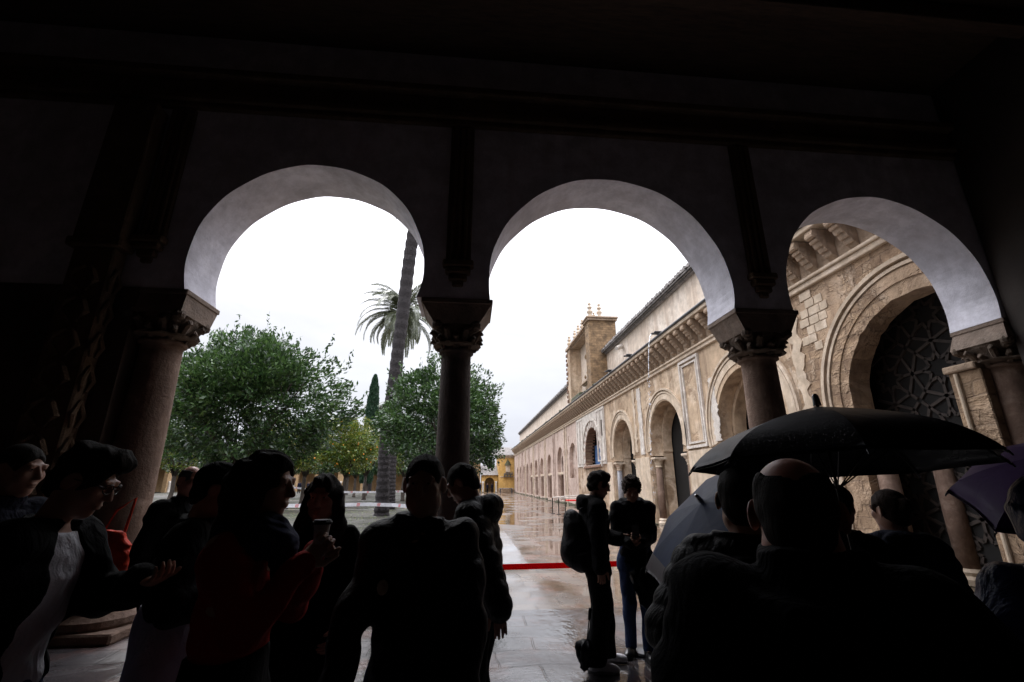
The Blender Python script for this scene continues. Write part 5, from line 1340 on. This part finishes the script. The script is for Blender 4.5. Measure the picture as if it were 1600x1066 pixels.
# --- 14, 15 two women under the umbrella
person('dark haired woman under the umbrella, immediately right of the umbrella shaft', 2.12, 2.62, -PI / 2 + .5, 1.63, pitch=.1, fem=1, top=dict(m='black', th=.03, hem=-.2), hair=('bun', 'hairdark'), skinm='skin2')
person('woman in shiny dark padded coat between dark haired woman and purple umbrella', 2.46, 2.60, -.5, 1.60, pitch=.05, turn=.6, fem=1, top=dict(m='navy', th=.04, hem=-.2, puffer=.07, hood=1), hair=('bun', 'hairbrown'), skinm='skin2')
# --- 16 person in blue rain hood at right edge
def hood16(c):
    S = SDF(); P = c['P']; R = c['Rh']
    S.ell(P((0, -.03, .02)), (.115, .135, .15), 0, R); S.ell(c['sp']((0, -.03, .53)), (.13, .12, .09), .05); S.ell(P((0, .14, -.01)), (.085, .12, .12), .01, R, 's')
    sdf_part('hood', c, S, 'navynylon', .007, lambda X, Y, Z: .004 * np.sin(X * 40 + 3 * np.sin(Z * 30)))
person('person in dark blue rain jacket with hood up, under the purple umbrella', 1.86, 1.38, -.7, 1.64, pitch=.1, fat=.2, top=dict(m='navynylon', th=.035, hem=-.25, fold=.009), hair=('short', 'hairdark'), extra=hood16)

# --- umbrellas
md_, nt_, b_ = nodes('rain_water'); b_.inputs['Base Color'].default_value = (.8, .82, .92, 1); b_.inputs['Roughness'].default_value = .15; b_.inputs['Specular IOR Level'].default_value = .8; b_.inputs['Transmission Weight'].default_value = .3; M['drops'] = md_
open_umbrella('large wet black umbrella held open over the bald man', (1.481, 1.819, 1.961), (-.016, -.076, -1), .547, .25, 'umb', shaft=.60, spin=.507, trickle=(32, 40))
open_umbrella('dark blue umbrella with grey band tilted low behind the puffer jacket', (1.38, 2.745, 1.541), (.938, .041, -1), .575, .138, 'umbblue', band='umbgrey', shaft=.6, spin=-.187, bandw=.26)
open_umbrella('purple patterned umbrella tilted at the right edge of the picture', (2.398, 1.642, 1.782), (.466, .316, -1), .43, .179, 'umbpurple', shaft=.5, spin=.171)

# --- distant visitors
gp = 'distant visitors under the far arcade'
d0 = person('tiny dark clad visitor standing far away beneath the trees', -24.5, 72, .4, 1.72, z0=.12, body_h=.02, hair=('short', 'hairdark'), top=dict(m='navy', h=.02), group=gp)
for i, (x, y, r, s_) in enumerate(((-25.6, 71, 2, 1), (-23.6, 73, 4, .95), (-21.5, 75, 1, 1.02), (-5.5, 82, 3, 1), (-4.4, 83, 1.5, .95), (2.2, 89.2, 2, 1), (3.5, 89.3, 3.5, .97), (4.4, 89.4, .5, 1))):
    copy_tree(d0['o'], loc=(x, y, .12 if x < 0 else PZ), rz=r, scale=s_)

# ================================================================== barriers and tapes
bt = empty('belt_barrier', (1.85, 5.22, 0)); tag(bt, 'red webbing belt barrier stretched across the arcade opening on black posts', 'barrier')
mb = MB()
def ribbon(mb, pts, hgt, th=.003):
    V = []; n = len(pts)
    for p in pts: V += [(p[0], p[1] - th, p[2]), (p[0], p[1] + th, p[2]), (p[0], p[1] + th, p[2] + hgt), (p[0], p[1] - th, p[2] + hgt)]
    F = []
    for i in range(n - 1):
        for k in range(4): F.append((4 * i + k, 4 * (i + 1) + k, 4 * (i + 1) + (k + 1) % 4, 4 * i + (k + 1) % 4))
    mb.add(V, F)
xs = np.linspace(-2.6, 1.82, 24); ribbon(mb, [(x, 5.20, .80 - .02 * sin(pi * (x + 2.6) / 4.42)) for x in xs], .055); mb.build('belt', M['belt'], bt)
for px in (-2.62, 1.85):
    MB().lathe((px, 5.2, 0), [(.175, .001), (.178, .012), (.16, .03), (.03, .05)], 32).build('base', M['steel'], bt, False)
    MB().lathe((px, 5.2, 0), [(.028, .05), (.028, .86), (.036, .865), (.036, .93), (.02, .945)], 20).build('post', M['steel'], bt, False)
qb = empty('queue_barrier', (6.0, 27.5, PZ)); tag(qb, 'short row of black posts with red rail and white rail standing on the wet patio', 'barrier')
for k, (x, y) in enumerate(((5.1, 28.9), (5.35, 28.3), (5.55, 27.3), (6.2, 26.7))):
    MB().tube([(x, y, PZ), (x, y, PZ + .92)], .03, 8).box((x - .12, y - .12, PZ + .001), (x + .12, y + .12, PZ + .03), bev=.01).build('post', M['steel'], qb)
MB().box((5.55, 26.66, PZ + .80), (7.4, 27.2, PZ + .86), bev=.01).build('red_rail', M['belt'], qb)
MB().tube([(5.1, 28.9, PZ + .93), (7.4, 28.2, PZ + 1.12)], .03, 8).tube([(5.35, 28.3, PZ + .9), (7.2, 27.6, PZ + .98)], .025, 8).build('white_rail', M['stucco'], qb)
MB().box((5.9, 25.8, PZ + .002), (8.2, 28.6, PZ + .08), bev=.02).build('ramp_board', M['pathslab'], qb)

def tape(pts, hgt, name, label, every=.9):
    t = empty(name, pts[0]); tag(t, label, 'tape'); mb = MB(); ms = MB(); P = []
    for a, b in zip(pts[:-1], pts[1:]):
        a = Vector(a); b = Vector(b); L = (b - a).length; n = max(6, int(L / .25)); sag = .010 * L
        for i in range(n): f = i / n; P.append(a.lerp(b, f) - Vector((0, 0, sag * 4 * f * (1 - f) * .5)))
        for i in range(int(L / every)):
            f = (i + .5) * every / L; c = a.lerp(b, f) - Vector((0, 0, sag * 4 * f * (1 - f) * .5)); d = (b - a).normalized()
            for q in range(3):
                p = c + d * (q * .05); p2 = p + d * .025; s_ = d * .03
                mb.add([p + Vector((0, -.006, .01)), p2 + Vector((0, -.006, .01)), p2 + s_ + Vector((0, -.006, hgt - .01)), p + s_ + Vector((0, -.006, hgt - .01))], [(0, 1, 2, 3)], 1)
    P.append(Vector(pts[-1])); ribbon(mb, P, hgt, .002); mb.build('ribbon', [M['sneaker'], M['belt']], t); return t
tape([(-15.5, 22.0, .62), (-4.75, 23.5, .58), (-3.6, 23.4, .55), (-.8, 21.0, .50)], .16, 'barrier_tape', 'nearer white barrier tape with red marks stretched past the leaning palm trunk')
tape([(-21, 41, 1.30), (-13.8, 39, 1.22), (-8.7, 34.1, .95), (-4.75, 37.0, .95), (-2.6, 35, .9)], .13, 'barrier_tape', 'farther white barrier tape strung between the orange tree trunks', 1.2)

# ================================================================== camera, light, sky
cam = bpy.data.cameras.new('camera'); co = bpy.data.objects.new('camera', cam); COL.objects.link(co); scene.camera = co
cam.sensor_width = 36; cam.lens = 36 * 711 / 1600; cam.clip_start = .05; cam.clip_end = 1500
A_ = radians(5.2); th_ = math.atan(221 / 711)
fwd = Vector((sin(A_) * cos(th_), cos(A_) * cos(th_), sin(th_)))
co.location = (0, 0, 1.65); co.rotation_euler = fwd.to_track_quat('-Z', 'Y').to_euler()

w = bpy.data.worlds.new('World'); scene.world = w; w.use_nodes = True; nt = w.node_tree
bg = nt.nodes['Background']; sky = nt.nodes.new('ShaderNodeTexSky'); sky.sky_type = 'NISHITA'; sky.sun_disc = False
SE, SR = radians(48), radians(25); sky.sun_elevation = SE; sky.sun_rotation = SR
tc = nt.nodes.new('ShaderNodeTexCoord'); sx = nt.nodes.new('ShaderNodeSeparateXYZ'); nt.links.new(tc.outputs['Generated'], sx.inputs[0])
mpn = nt.nodes.new('ShaderNodeMapping'); mpn.inputs['Scale'].default_value = (1, 1, 3); nt.links.new(tc.outputs['Generated'], mpn.inputs[0])
nz = noise(nt, mpn.outputs[0], 2.2, 6, .55, .3)
z = math_(nt, 'MAXIMUM', sx.outputs[2], 0.0)
grad = ramp(nt, z, [(0, (.37, .375, .42)), (.12, (.385, .395, .43)), (.32, (.47, .475, .50)), (.6, (1.5, 1.5, 1.6)), (1, (2.85, 2.88, 3.1))])
cl = mixc(nt, 1.0, grad, ramp(nt, nz, [(.35, (.90, .90, .92)), (.65, (1.06, 1.06, 1.06))]), 'MULTIPLY')
below = math_(nt, 'LESS_THAN', sx.outputs[2], -.02)
cl = mixc(nt, below, cl, (.12, .11, .10))
bg.inputs['Strength'].default_value = 1.0; nt.links.new(cl, bg.inputs['Color'])
bg2 = nt.nodes.new('ShaderNodeBackground'); bg2.inputs['Strength'].default_value = .05; nt.links.new(mixc(nt, .95, sky.outputs[0], (0, 0, 0)), bg2.inputs['Color'])
ad = nt.nodes.new('ShaderNodeAddShader'); nt.links.new(bg.outputs[0], ad.inputs[0]); nt.links.new(bg2.outputs[0], ad.inputs[1]); nt.links.new(ad.outputs[0], nt.nodes['World Output'].inputs[0])
sl = bpy.data.lights.new('sun', 'SUN'); sl.energy = .6; sl.angle = radians(25); sl.color = (1, .97, .93)
so = bpy.data.objects.new('sun', sl); COL.objects.link(so); so.location = (0, 0, 50)
sd = Vector((sin(SR) * cos(SE) * -1, -cos(SR) * cos(SE) * -1, sin(SE)))   # towards the sun
so.rotation_euler = (-sd).to_track_quat('-Z', 'Y').to_euler()
scene.view_settings.view_transform = 'Standard'; scene.view_settings.look = 'None'; scene.view_settings.gamma = 1; scene.view_settings.use_curve_mapping = False
scene.view_settings.exposure = 1.12
scene.render.engine = 'CYCLES'; c = scene.cycles; c.max_bounces = 8; c.diffuse_bounces = 4; c.glossy_bounces = 4; c.transmission_bounces = 4; c.use_denoising = True
